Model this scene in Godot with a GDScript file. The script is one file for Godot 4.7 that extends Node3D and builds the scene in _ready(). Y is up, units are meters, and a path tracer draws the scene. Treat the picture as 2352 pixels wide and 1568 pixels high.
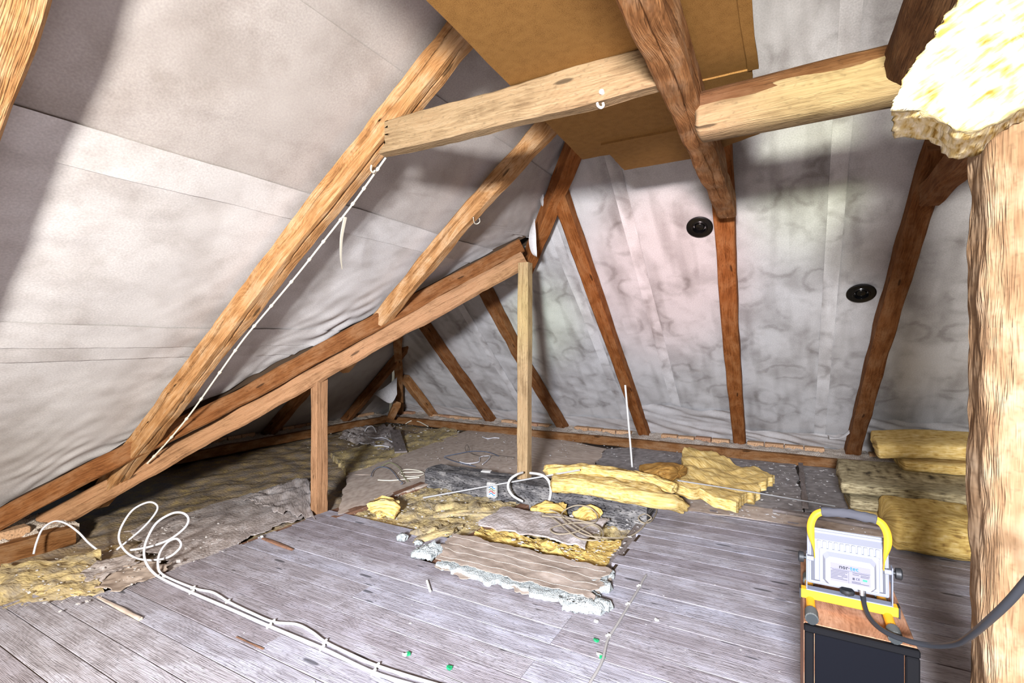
extends Node3D
# An attic: sloped roofs lined with white membrane, old timbers, an opened plank floor, insulation and cables.
# World axes follow the building: x runs along the floor boards, -z towards the far eave, y is up.

const K := 0.869          # rise of the roof slopes
const X_LEFT := -5.25     # eave of the near left slope
const Z_RIGHT := -7.65    # eave of the far slope
const X_WING := -7.03     # eave of the hipped end of the wing
const N_LEFT := Vector3(-0.656, 0.755, 0)
const N_RIGHT := Vector3(0, 0.755, -0.656)

var rng := RandomNumberGenerator.new()
var taken := {}
var M := {}
var noise := FastNoiseLite.new()
var noise2 := FastNoiseLite.new()


func _ready() -> void:
	rng.seed = 7
	noise.seed = 11
	noise.noise_type = FastNoiseLite.TYPE_SIMPLEX
	noise.fractal_type = FastNoiseLite.FRACTAL_NONE
	noise.frequency = 1.0
	noise2.seed = 5
	noise2.noise_type = FastNoiseLite.TYPE_SIMPLEX
	noise2.fractal_octaves = 3
	noise2.frequency = 1.0
	camera_and_light()
	materials()
	shell()
	linings()
	floor_boards()
	underfloor()
	roof_timbers()
	ceiling_boards()
	plates_and_bricks()
	foreground_post()
	insulation()
	speaker_box()
	work_lamp()
	cables()
	small_things()


func camera_and_light() -> void:
	var cam := Camera3D.new()
	cam.name = "camera"
	cam.position = Vector3(0, 1.5, 0)
	cam.rotation.y = deg_to_rad(29.0)
	cam.fov = 68.57
	cam.near = 0.05
	cam.far = 100.0
	add_child(cam)
	cam.current = true

	var we := WorldEnvironment.new()
	we.name = "world_environment"
	var e := Environment.new()
	e.tonemap_mode = Environment.TONE_MAPPER_LINEAR
	e.tonemap_exposure = 1.0
	e.background_mode = Environment.BG_SKY
	var sky := Sky.new()
	var sm := ProceduralSkyMaterial.new()
	sm.sky_top_color = Color(0.55, 0.68, 0.86)
	sm.sky_horizon_color = Color(0.86, 0.9, 0.95)
	sm.ground_bottom_color = Color(0.35, 0.33, 0.28)
	sm.ground_horizon_color = Color(0.7, 0.7, 0.68)
	sky.sky_material = sm
	e.sky = sky
	e.sdfgi_enabled = true
	e.ssao_enabled = true
	e.ssil_enabled = true
	we.environment = e
	add_child(we)

	# daylight entering by the small window in the wall behind the camera
	var day := AreaLight3D.new()
	day.name = "window_daylight"
	day.area_size = Vector2(0.6, 0.5)
	day.light_color = Color(1.0, 0.985, 0.965)
	day.light_energy = 126.0
	day.position = Vector3(0.13, 1.94, 2.10)
	day.rotation_degrees = Vector3(-47.0, 22.0, 0)
	day.shadow_enabled = true
	day.set("area_range", 30.0)
	add_child(day)
	# the same window also passes the light that red roofs and green trees outside throw upwards
	for l in [[Vector3(-1.15, 2.2, -5.35), Color(1.0, 0.58, 0.46), 36.0, 8.2], [Vector3(-2.75, 1.75, -5.75), Color(0.72, 0.88, 0.3), 28.0, 4.6], [Vector3(0.2, 2.75, -4.6), Color(0.8, 0.92, 0.45), 22.0, 5.8], [Vector3(-1.6, 0.2, -4.2), Color(0.62, 0.76, 1.0), 34.0, 32.0]]:
		var s := SpotLight3D.new()
		s.name = "window_skylight" if l[3] > 20.0 else "window_reflected_light"
		s.light_color = l[1]
		s.light_energy = l[2]
		s.spot_angle = l[3]
		s.spot_angle_attenuation = 1.0
		s.light_size = 0.2
		s.spot_range = 30.0
		s.shadow_enabled = true
		s.position = Vector3(0.13, 1.92, 2.0)
		add_child(s, true)
		s.look_at_from_position(s.position, l[0], Vector3.UP)


# ---------------------------------------------------------------- names and meshes

func numbered(called: String) -> String:
	var n: int = taken.get(called, 0)
	taken[called] = n + 1
	return called if n == 0 else "%s_%03d" % [called, n]


func tag(o: Node, label: String, category: String, group := "", kind := "") -> Node:
	if label:
		o.set_meta("label", label)
	if category:
		o.set_meta("category", category)
	if group:
		o.set_meta("group", group)
	if kind:
		o.set_meta("kind", kind)
	return o


func thing(called: String, at: Vector3, label: String, category: String, group := "") -> Node3D:
	var o := Node3D.new()
	o.name = numbered(called)
	add_child(o)
	o.position = at
	tag(o, label, category, group)
	return o


func structure(called: String, at := Vector3.ZERO) -> Node3D:
	var o := Node3D.new()
	o.name = numbered(called)
	add_child(o)
	o.position = at
	o.set_meta("kind", "structure")
	return o


class Mesher:
	var v := PackedVector3Array()
	var n := PackedVector3Array()
	var uv := PackedVector2Array()
	var ix := PackedInt32Array()

	func face(a: Vector3, b: Vector3, c: Vector3, ua := Vector2.ZERO, ub := Vector2.ZERO, uc := Vector2.ZERO) -> void:
		var m := (c - a).cross(b - a).normalized()
		var s := v.size()
		v.append_array([a, b, c])
		n.append_array([m, m, m])
		uv.append_array([ua, ub, uc])
		ix.append_array([s, s + 1, s + 2])

	func quad(a: Vector3, b: Vector3, c: Vector3, d: Vector3, ua := Vector2(0, 0), ub := Vector2(1, 0), uc := Vector2(1, 1), ud := Vector2(0, 1)) -> void:
		var m := (c - a).cross(b - d).normalized()
		var s := v.size()
		v.append_array([a, b, c, d])
		n.append_array([m, m, m, m])
		uv.append_array([ua, ub, uc, ud])
		ix.append_array([s, s + 1, s + 2, s, s + 2, s + 3])

	# rows of points with smooth normals; closed joins the last column to the first
	func grid(rows: Array, uvs: Array, closed := false) -> void:
		var nr := rows.size()
		var nc: int = rows[0].size()
		var s := v.size()
		var nn := PackedVector3Array()
		nn.resize(nr * nc)
		for i in nr - 1:
			var r0: PackedVector3Array = rows[i]
			var r1: PackedVector3Array = rows[i + 1]
			for j in nc - 1:
				var a := r0[j]
				var b := r0[j + 1]
				var c := r1[j + 1]
				var d := r1[j]
				var m := (c - a).cross(b - d)
				nn[i * nc + j] += m
				nn[i * nc + j + 1] += m
				nn[(i + 1) * nc + j] += m
				nn[(i + 1) * nc + j + 1] += m
				var p := s + i * nc + j
				ix.append_array([p, p + 1, p + nc + 1, p, p + nc + 1, p + nc])
		if closed:
			for i in nr:
				var t := nn[i * nc] + nn[i * nc + nc - 1]
				nn[i * nc] = t
				nn[i * nc + nc - 1] = t
		for i in nr:
			v.append_array(rows[i])
			uv.append_array(uvs[i])
			for j in nc:
				n.append(nn[i * nc + j].normalized() if nn[i * nc + j].length() > 1e-12 else Vector3.UP)

	func fan(ring: PackedVector3Array, flip := false) -> void:
		var c := Vector3.ZERO
		for p in ring:
			c += p
		c /= ring.size()
		for i in ring.size():
			var a := ring[i]
			var b := ring[(i + 1) % ring.size()]
			var l := (a - c)
			var t := (b - c)
			if flip:
				face(c, b, a, Vector2.ZERO, Vector2(t.length(), t.y), Vector2(l.length(), l.y))
			else:
				face(c, a, b, Vector2.ZERO, Vector2(l.length(), l.y), Vector2(t.length(), t.y))

	func box(lo: Vector3, hi: Vector3, bevel := 0.0) -> void:
		if bevel <= 0.0:
			var p := []
			for i in 8:
				p.append(Vector3(hi.x if i & 1 else lo.x, hi.y if i & 2 else lo.y, hi.z if i & 4 else lo.z))
			for f in [[0, 1, 3, 2], [5, 4, 6, 7], [4, 0, 2, 6], [1, 5, 7, 3], [2, 3, 7, 6], [4, 5, 1, 0]]:
				var a: Vector3 = p[f[0]]
				var b: Vector3 = p[f[1]]
				var c: Vector3 = p[f[2]]
				var d: Vector3 = p[f[3]]
				var w := a.distance_to(b)
				var h := a.distance_to(d)
				quad(a, b, c, d, Vector2(0, 0), Vector2(w, 0), Vector2(w, h), Vector2(0, h))
			return
		# long axis in u; chamfered along the long axis and round both ends
		var mid := (lo + hi) / 2.0
		var half := (hi - lo) / 2.0
		var ax := half.max_axis_index()
		var e0 := Vector3.ZERO
		e0[ax] = 1
		var e1 := Vector3.ZERO
		e1[(ax + 1) % 3] = 1
		var e2 := Vector3.ZERO
		e2[(ax + 2) % 3] = 1
		var a0: float = half[ax]
		var a1: float = half[(ax + 1) % 3]
		var a2: float = half[(ax + 2) % 3]
		var b := minf(bevel, minf(a1, a2) * 0.49)
		var ring := [[a1, -a2 + b], [a1, a2 - b], [a1 - b, a2], [-a1 + b, a2], [-a1, a2 - b], [-a1, -a2 + b], [-a1 + b, -a2], [a1 - b, -a2]]
		var inner := [[a1 - b, -a2 + b], [a1 - b, a2 - b], [a1 - b, a2 - b], [-a1 + b, a2 - b], [-a1 + b, a2 - b], [-a1 + b, -a2 + b], [-a1 + b, -a2 + b], [a1 - b, -a2 + b]]
		var per := 0.0
		for i in 8:
			var j := (i + 1) % 8
			var w: float = Vector2(ring[i][0], ring[i][1]).distance_to(Vector2(ring[j][0], ring[j][1]))
			var p0: Vector3 = mid + e1 * ring[i][0] + e2 * ring[i][1]
			var p1: Vector3 = mid + e1 * ring[j][0] + e2 * ring[j][1]
			var q0: Vector3 = mid + e1 * inner[i][0] + e2 * inner[i][1]
			var q1: Vector3 = mid + e1 * inner[j][0] + e2 * inner[j][1]
			quad(p0 - e0 * (a0 - b), p0 + e0 * (a0 - b), p1 + e0 * (a0 - b), p1 - e0 * (a0 - b), Vector2(0, per), Vector2(2 * a0, per), Vector2(2 * a0, per + w), Vector2(0, per + w))
			quad(p0 + e0 * (a0 - b), q0 + e0 * a0, q1 + e0 * a0, p1 + e0 * (a0 - b), Vector2(0, per), Vector2(b, per), Vector2(b, per + w), Vector2(0, per + w))
			quad(q0 - e0 * a0, p0 - e0 * (a0 - b), p1 - e0 * (a0 - b), q1 - e0 * a0, Vector2(0, per), Vector2(b, per), Vector2(b, per + w), Vector2(0, per + w))
			per += w
		var u0 := mid + e0 * a0
		var d0 := mid - e0 * a0
		var c1 := e1 * (a1 - b)
		var c2 := e2 * (a2 - b)
		quad(u0 + c1 - c2, u0 - c1 - c2, u0 - c1 + c2, u0 + c1 + c2, Vector2(0, 0), Vector2(2 * a1, 0), Vector2(2 * a1, 2 * a2), Vector2(0, 2 * a2))
		quad(d0 - c1 - c2, d0 + c1 - c2, d0 + c1 + c2, d0 - c1 + c2, Vector2(0, 0), Vector2(2 * a1, 0), Vector2(2 * a1, 2 * a2), Vector2(0, 2 * a2))

	func shift_uv(d: Vector2) -> void:
		for i in uv.size():
			uv[i] += d

	func turn(t: Transform3D) -> void:
		for i in v.size():
			v[i] = t * v[i]
			n[i] = (t.basis * n[i]).normalized()

	func mesh(origin: Vector3) -> ArrayMesh:
		var moved := v.duplicate()
		for i in moved.size():
			moved[i] -= origin
		var arr := []
		arr.resize(Mesh.ARRAY_MAX)
		arr[Mesh.ARRAY_VERTEX] = moved
		arr[Mesh.ARRAY_NORMAL] = n
		arr[Mesh.ARRAY_TEX_UV] = uv
		arr[Mesh.ARRAY_INDEX] = ix
		var am := ArrayMesh.new()
		am.add_surface_from_arrays(Mesh.PRIMITIVE_TRIANGLES, arr)
		return am


# commits a mesh at its own base, under parent (points are given in world axes)
func put(called: String, b: Mesher, m: Material, parent: Node3D = null) -> MeshInstance3D:
	var lo := b.v[0]
	var hi := b.v[0]
	for p in b.v:
		lo = lo.min(p)
		hi = hi.max(p)
	var base := Vector3((lo.x + hi.x) / 2, lo.y, (lo.z + hi.z) / 2)
	var o := MeshInstance3D.new()
	o.mesh = b.mesh(base)
	o.material_override = m
	if parent == null:
		o.name = numbered(called)
		add_child(o)
		o.position = base
	else:
		o.name = called
		parent.add_child(o, true)
		var up := Vector3.ZERO
		var p: Node3D = parent
		while p != self:
			up += p.position
			p = p.get_parent()
		o.position = base - up
	return o


func single(called: String, b: Mesher, m: Material, label: String, category: String, group := "") -> MeshInstance3D:
	var o := put(called, b, m)
	tag(o, label, category, group)
	return o


# ---------------------------------------------------------------- shapes

func smooth_path(pts: Array, sub := 6) -> PackedVector3Array:
	var out := PackedVector3Array()
	for i in pts.size() - 1:
		var p0: Vector3 = pts[maxi(i - 1, 0)]
		var p1: Vector3 = pts[i]
		var p2: Vector3 = pts[i + 1]
		var p3: Vector3 = pts[mini(i + 2, pts.size() - 1)]
		for s in sub:
			out.append(p1.cubic_interpolate(p2, p0, p3, float(s) / sub))
	out.append(pts[pts.size() - 1])
	return out


func resample(pts: Array, step: float) -> PackedVector3Array:
	var total := 0.0
	for i in pts.size() - 1:
		total += pts[i].distance_to(pts[i + 1])
	var cnt := maxi(1, int(ceil(total / step)))
	var out := PackedVector3Array()
	var seg := 0
	var done := 0.0
	for s in cnt + 1:
		var want := total * s / cnt
		while seg < pts.size() - 2 and done + pts[seg].distance_to(pts[seg + 1]) < want:
			done += pts[seg].distance_to(pts[seg + 1])
			seg += 1
		var l: float = pts[seg].distance_to(pts[seg + 1])
		out.append(pts[seg].lerp(pts[seg + 1], clampf((want - done) / maxf(l, 1e-6), 0.0, 1.0)))
	return out


# a sawn or hewn timber: section w (across) by h (along up), chamfered, slightly uneven, with drying cracks as real grooves
func timber(pts: Array, w: float, h: float, up: Vector3, o := {}) -> Mesher:
	var b := Mesher.new()
	var path := resample(pts, o.get("step", 0.12))
	var sd: float = o.get("seed", 0.0)
	var wob: float = o.get("wob", 0.006)
	var ch: float = o.get("chamfer", 0.012)
	var cracks: Array = o.get("cracks", [])   # [face 0..3, place across -1..1, width, depth]
	var w1: float = o.get("w_end", w)
	var h1: float = o.get("h_end", h)
	var faces := []
	var length := 0.0
	var at := PackedFloat32Array()
	for i in path.size():
		if i:
			length += path[i].distance_to(path[i - 1])
		at.append(length)
	var rows := [[], [], [], [], [], [], [], []]
	var uvr := [[], [], [], [], [], [], [], []]
	var caps := []
	var cut0: float = o.get("cut_start", 0.0)   # the start slants: top side set back by this much
	var cut1: float = o.get("cut_end", 0.0)
	for i in path.size():
		var t := (path[mini(i + 1, path.size() - 1)] - path[maxi(i - 1, 0)]).normalized()
		var side := t.cross(up).normalized()
		var u := side.cross(t).normalized()
		var f := at[i] / length
		var hw := lerpf(w, w1, f) / 2.0
		var hh := lerpf(h, h1, f) / 2.0
		var c := minf(ch * (1.0 + 0.5 * noise.get_noise_2d(at[i] * 1.7, sd)), minf(hw, hh) * 0.6)
		# corner list round the section: face order +side, +up, -side, -up, with chamfers between
		var corner := [Vector2(hw, -hh + c), Vector2(hw, hh - c), Vector2(hw - c, hh), Vector2(-hw + c, hh), Vector2(-hw, hh - c), Vector2(-hw, -hh + c), Vector2(-hw + c, -hh), Vector2(hw - c, -hh)]
		var ring := PackedVector3Array()
		var per := 0.0
		for k in 8:
			var a: Vector2 = corner[k]
			var d: Vector2 = corner[(k + 1) % 8]
			var cols := [0.0, 1.0]
			var dep := [0.0, 0.0]
			if k % 2 == 0:
				cols = [0.0, 0.2, 0.4, 0.6, 0.8, 1.0]
				dep = [0.0, 0.0, 0.0, 0.0, 0.0, 0.0]
				for cr in cracks:
					if cr[0] * 2 == k:
						var mid: float = 0.5 + 0.5 * cr[1] + 0.09 * noise.get_noise_2d(at[i] * 1.1 + cr[1] * 9.0, sd + 4.0) + 0.02 * noise.get_noise_2d(at[i] * 6.0, sd + 14.0)
						var cw: float = cr[2] / maxf(a.distance_to(d), 0.01)
						var open: float = clampf(0.75 + 0.9 * noise.get_noise_2d(at[i] * 0.9 + 3.0, sd + 8.0), 0.05, 1.0)
						cols.append_array([mid - cw, mid, mid + cw])
						dep.append_array([0.0, cr[3] * open, 0.0])
				var order := range(cols.size())
				order.sort_custom(func(p, q): return cols[p] < cols[q])
				var c2 := []
				var d2 := []
				for q in order:
					c2.append(cols[q])
					d2.append(dep[q])
				cols = c2
				dep = d2
			var outward := Vector2(d.y - a.y, a.x - d.x).normalized()
			if outward.dot((a + d) / 2.0) < 0.0:
				outward = -outward
			var row := PackedVector3Array()
			var ur := PackedVector2Array()
			for q in cols.size():
				var p2: Vector2 = a.lerp(d, cols[q]) - outward * dep[q]
				var cut := 0.0
				if i == 0:
					cut = cut0 * (p2.y / hh * 0.5 + 0.5)
				elif i == path.size() - 1:
					cut = -cut1 * (p2.y / hh * 0.5 + 0.5)
				var pos := path[i] + side * p2.x + u * p2.y + t * cut
				var nn := noise2.get_noise_3d(pos.x * 1.6 + sd, pos.y * 1.6, pos.z * 1.6) * wob + noise.get_noise_3d(pos.x * 12.0 + sd, pos.y * 12.0, pos.z * 12.0) * wob * 0.12
				pos += (side * p2.x + u * p2.y).normalized() * nn * 2.0
				row.append(pos)
				ur.append(Vector2(at[i] + sd * 0.37, per + cols[q] * a.distance_to(d) + sd * 0.13))
			rows[k].append(row)
			uvr[k].append(ur)
			per += a.distance_to(d)
			ring.append(row[0])
		caps.append(ring)
	for k in 8:
		b.grid(rows[k], uvr[k])
	b.fan(caps[0], true)
	b.fan(caps[caps.size() - 1])
	return b


# a soft or rounded body swept along a path: insulation batts, logs, clumps
func soft(pts: Array, w: float, h: float, up: Vector3, o := {}) -> Mesher:
	var b := Mesher.new()
	var path := resample(Array(smooth_path(pts, 6)), o.get("step", 0.04))
	var sd: float = o.get("seed", 0.0)
	var rough: float = o.get("rough", 0.012)
	var fq: float = o.get("freq", 6.0)
	var ex: float = o.get("square", 0.35)      # 1 round, small square
	var seg: int = o.get("seg", 32)
	var w1: float = o.get("w_end", w)
	var h1: float = o.get("h_end", h)
	var lens: float = o.get("belly", 0.0)
	var stretch: float = o.get("stretch", 1.0)   # relief drawn out along the path
	var rows := []
	var uvr := []
	var along := 0.0
	var nP := path.size()
	var list := []
	for q in [0.0, 0.3, 0.6, 0.82, 0.94]:
		list.append([0, q])
	for i in nP:
		list.append([i, 1.0])
	for q in [0.94, 0.82, 0.6, 0.3, 0.0]:
		list.append([nP - 1, q])
	var prev := path[0]
	for it in list:
		var i: int = it[0]
		var t := (path[mini(i + 1, nP - 1)] - path[maxi(i - 1, 0)]).normalized()
		var side := t.cross(up).normalized()
		var u := side.cross(t).normalized()
		var f := float(i) / maxf(nP - 1, 1)
		var shrink: float = it[1]
		var push := 0.0
		if shrink < 1.0:
			push = sqrt(1.0 - shrink * shrink) * minf(w, h) * 0.16 * (-1.0 if i == 0 else 1.0)
		along += path[i].distance_to(prev)
		prev = path[i]
		var hw := lerpf(w, w1, f) / 2.0 * (1.0 + lens * sin(f * PI))
		var hh := lerpf(h, h1, f) / 2.0 * (1.0 + lens * sin(f * PI))
		var row := PackedVector3Array()
		var ur := PackedVector2Array()
		for s in seg + 1:
			var a := TAU * (s % seg) / seg
			var cx := signf(cos(a)) * pow(absf(cos(a)), ex)
			var cy := signf(sin(a)) * pow(absf(sin(a)), ex)
			var off := side * cx * hw + u * cy * hh
			var pos := path[i] + off * shrink + t * push
			var al := along / stretch
			var nn := noise2.get_noise_3d(al * fq + sd, cx * hw * fq * 1.3 + sd, cy * hh * fq * 1.6)
			nn += 0.45 * noise.get_noise_3d(al * fq * 3.1, cx * hw * fq * 4.0 + sd, cy * hh * fq * 4.0)
			pos += off.normalized() * nn * rough * smoothstep(0.0, 0.9, shrink) + t * noise.get_noise_3d(cx * hw * shrink * 14.0, cy * hh * shrink * 14.0, sd) * rough * (1.0 - shrink * 0.8)
			row.append(pos)
			ur.append(Vector2(along + sd * 0.31, float(s) / seg * 2.0 * (w + h) * 0.9 + sd * 0.17))
		rows.append(row)
		uvr.append(ur)
	b.grid(rows, uvr, true)
	return b


# a thick body with a given outline, pushed back along dir
func lump(outline: Array, dir: Vector3, depth: float, o := {}) -> Mesher:
	var b := Mesher.new()
	var ring := resample(Array(smooth_path(outline + [outline[0]], 5)), o.get("step", 0.012))
	var mid := Vector3.ZERO
	for p in ring:
		mid += p / ring.size()
	var rough: float = o.get("rough", 0.02)
	var fq: float = o.get("freq", 8.0)
	var sd: float = o.get("seed", 0.0)
	var rows := []
	var uvs := []
	var list := []
	for q in [0.0, 0.25, 0.5, 0.72, 0.88, 0.96]:
		list.append([0.02 * (1.0 - q * q), q])
	var n := int(depth / 0.014)
	for i in n + 1:
		list.append([depth * i / n, 1.0])
	for q in [0.9, 0.6, 0.0]:
		list.append([depth, q])
	list[0][0] = 0.0
	for i in list.size():
		var row := PackedVector3Array()
		var ur := PackedVector2Array()
		var per := 0.0
		for j in ring.size():
			var jj := 0 if j == ring.size() - 1 else j
			var off := (ring[jj] - mid)
			if j:
				per += ring[j].distance_to(ring[j - 1])
			var q: float = list[i][1]
			var z: float = list[i][0] if i >= 6 else 0.0 - 0.03 * sqrt(maxf(0.0, 1.0 - q * q)) * 0.6
			var pos := mid + off * q + dir * z
			var w := noise2.get_noise_3d(pos.x * fq + sd, pos.y * fq, pos.z * fq) + 0.5 * noise.get_noise_3d(pos.x * fq * 2.0, pos.y * fq * 6.0 + sd, pos.z * fq * 6.0)
			pos += off.normalized() * w * rough * q - dir * w * rough * (1.0 if i < 7 else 0.0)
			row.append(pos)
			ur.append(Vector2(pos.x * 0.8 + pos.y * 0.6, pos.y * 0.8 - pos.x * 0.6) if i < 7 else Vector2(z, per))
		rows.append(row)
		uvs.append(ur)
	b.grid(rows, uvs, true)
	return b


func tube(pts: Array, r: float, o := {}) -> Mesher:
	var b := Mesher.new()
	var path := smooth_path(pts, o.get("sub", 6)) if o.get("smooth", true) else PackedVector3Array(pts)
	var seg: int = o.get("seg", 8)
	var r1: float = o.get("r_end", r)
	var rows := []
	var uvr := []
	var ref := Vector3.UP
	var along := 0.0
	for i in path.size():
		var t := (path[mini(i + 1, path.size() - 1)] - path[maxi(i - 1, 0)]).normalized()
		if i == 0 and absf(t.dot(ref)) > 0.95:
			ref = Vector3.RIGHT
		var side := (ref - t * ref.dot(t)).normalized()
		ref = side
		var u := t.cross(side)
		if i:
			along += path[i].distance_to(path[i - 1])
		var rr := lerpf(r, r1, float(i) / maxf(path.size() - 1, 1))
		var row := PackedVector3Array()
		var ur := PackedVector2Array()
		for s in seg + 1:
			var a := TAU * (s % seg) / seg
			row.append(path[i] + (side * cos(a) + u * sin(a)) * rr)
			ur.append(Vector2(along, float(s) / seg * TAU * r))
		rows.append(row)
		uvr.append(ur)
	b.grid(rows, uvr, true)
	var c0 := PackedVector3Array(rows[0])
	c0.remove_at(seg)
	var c1 := PackedVector3Array(rows[rows.size() - 1])
	c1.remove_at(seg)
	b.fan(c0, true)
	b.fan(c1)
	return b


# a lathe round an axis: profile of (radius, height) pairs
func lathe(at: Vector3, axis: Vector3, prof: Array, seg := 24, flute := 0.0) -> Mesher:
	var b := Mesher.new()
	var side := axis.cross(Vector3.UP if absf(axis.y) < 0.9 else Vector3.RIGHT).normalized()
	var u := axis.cross(side).normalized()
	for k in prof.size() - 1:
		var rows := []
		var uvr := []
		for q in 2:
			var row := PackedVector3Array()
			var ur := PackedVector2Array()
			for s in seg + 1:
				var a := TAU * (s % seg) / seg
				var r: float = prof[k + q][0] * (1.0 + (flute if s % 2 else 0.0))
				row.append(at + axis * prof[k + q][1] + (side * cos(a) + u * sin(a)) * r)
				ur.append(Vector2(float(s) / seg, float(k + q)))
			rows.append(row)
			uvr.append(ur)
		b.grid(rows, uvr, true)
	return b


# a sheet between four corners with waves, a ragged edge and a thickness
func sheet(c00: Vector3, c10: Vector3, c11: Vector3, c01: Vector3, o := {}) -> Mesher:
	var b := Mesher.new()
	var nu: int = o.get("nu", 24)
	var nv: int = o.get("nv", 24)
	var amp: float = o.get("amp", 0.01)
	var fq: float = o.get("freq", 3.0)
	var rag: float = o.get("ragged", 0.0)
	var rfq: float = o.get("ragged_freq", 7.0)
	var sd: float = o.get("seed", 0.0)
	var th: float = o.get("thick", 0.004)
	var fine: float = o.get("fine", 0.0)
	var curl: float = o.get("curl", 0.0)      # lifts the v=1 edge
	var skirt: float = o.get("skirt", -1.0)   # lower side flat at this height
	var top := []
	var bot := []
	var ut := []
	var wu := c00.distance_to(c10)
	var wv := c00.distance_to(c01)
	for j in nv + 1:
		var v := float(j) / nv
		var row := PackedVector3Array()
		var low := PackedVector3Array()
		var ur := PackedVector2Array()
		for i in nu + 1:
			var u := float(i) / nu
			var uu := u + rag / wu * noise2.get_noise_2d(v * wv * rfq + sd, 3.0 + (10.0 if u > 0.5 else 0.0)) * absf(u - 0.5) * 2.0
			var vv := v + rag / wv * noise2.get_noise_2d(u * wu * rfq + sd, 33.0 + (10.0 if v > 0.5 else 0.0)) * absf(v - 0.5) * 2.0
			var p := c00.lerp(c10, uu).lerp(c01.lerp(c11, uu), vv)
			var hgt := amp * noise2.get_noise_2d(p.x * fq + sd, p.z * fq) + fine * noise.get_noise_2d(p.x * fq * 6.0 + sd, p.z * fq * 6.0)
			hgt += curl * pow(vv, 5.0)
			p.y += hgt
			row.append(p)
			low.append(Vector3(p.x, skirt, p.z) if skirt > -0.99 else p - Vector3(0, th, 0))
			ur.append(Vector2(uu * wu + sd * 0.7, vv * wv + sd * 0.3))
		top.append(row)
		bot.append(low)
		ut.append(ur)
	b.grid(top, ut)
	bot.reverse()
	var ub := ut.duplicate()
	ub.reverse()
	b.grid(bot, ub)
	bot.reverse()
	var edges := [[], [], [], []]
	for i in nu + 1:
		edges[0].append([top[0][i], bot[0][i]])
		edges[2].append([top[nv][nu - i], bot[nv][nu - i]])
	for j in nv + 1:
		edges[1].append([top[j][nu], bot[j][nu]])
		edges[3].append([top[nv - j][0], bot[nv - j][0]])
	for ed in edges:
		var r0 := PackedVector3Array()
		var r1 := PackedVector3Array()
		var u0 := PackedVector2Array()
		var u1 := PackedVector2Array()
		var l := 0.0
		for i in ed.size():
			if i:
				l += ed[i][0].distance_to(ed[i - 1][0])
			r0.append(ed[i][0])
			r1.append(ed[i][1])
			u0.append(Vector2(l, 0))
			u1.append(Vector2(l, ed[i][0].distance_to(ed[i][1])))
		b.grid([r1, r0], [u1, u0])
	return b


func slab(poly: Array, out: Vector3, th: float) -> Mesher:
	var b := Mesher.new()
	var nrm := out.normalized()
	for i in range(1, poly.size() - 1):
		var a: Vector3 = poly[0]
		var c: Vector3 = poly[i]
		var d: Vector3 = poly[i + 1]
		if (d - a).cross(c - a).dot(nrm) > 0.0:
			var e := c
			c = d
			d = e
		b.face(a, c, d, Vector2(a.x, a.z), Vector2(c.x, c.z), Vector2(d.x, d.z))
		b.face(a + nrm * th, d + nrm * th, c + nrm * th)
	for i in poly.size():
		var a: Vector3 = poly[i]
		var c: Vector3 = poly[(i + 1) % poly.size()]
		b.quad(a, c, c + nrm * th, a + nrm * th)
	return b


# ---------------------------------------------------------------- materials

func cloud(w: int, h: int, freq: float, sd: int, octaves := 4, type := FastNoiseLite.TYPE_SIMPLEX_SMOOTH) -> Image:
	var f := FastNoiseLite.new()
	f.seed = sd
	f.noise_type = type
	f.frequency = freq
	f.fractal_type = FastNoiseLite.FRACTAL_FBM
	f.fractal_octaves = octaves
	if w >= 512 and freq < 0.1:    # soft patterns are computed at half size
		f.frequency = freq * 2.0
		var im := f.get_seamless_image(w / 2, h / 2, false, false, 0.15)
		im.resize(w, h, Image.INTERPOLATE_BILINEAR)
		return im
	return f.get_seamless_image(w, h, false, false, 0.15)


func stretched(w: int, h: int, sw: int, sh: int, freq: float, sd: int, octaves := 3) -> PackedByteArray:
	var im := cloud(sw, sh, freq, sd, octaves)
	im.resize(w, h, Image.INTERPOLATE_CUBIC)
	return im.get_data()


func plain(w: int, h: int, freq: float, sd: int, octaves := 4) -> PackedByteArray:
	return cloud(w, h, freq, sd, octaves).get_data()


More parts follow.
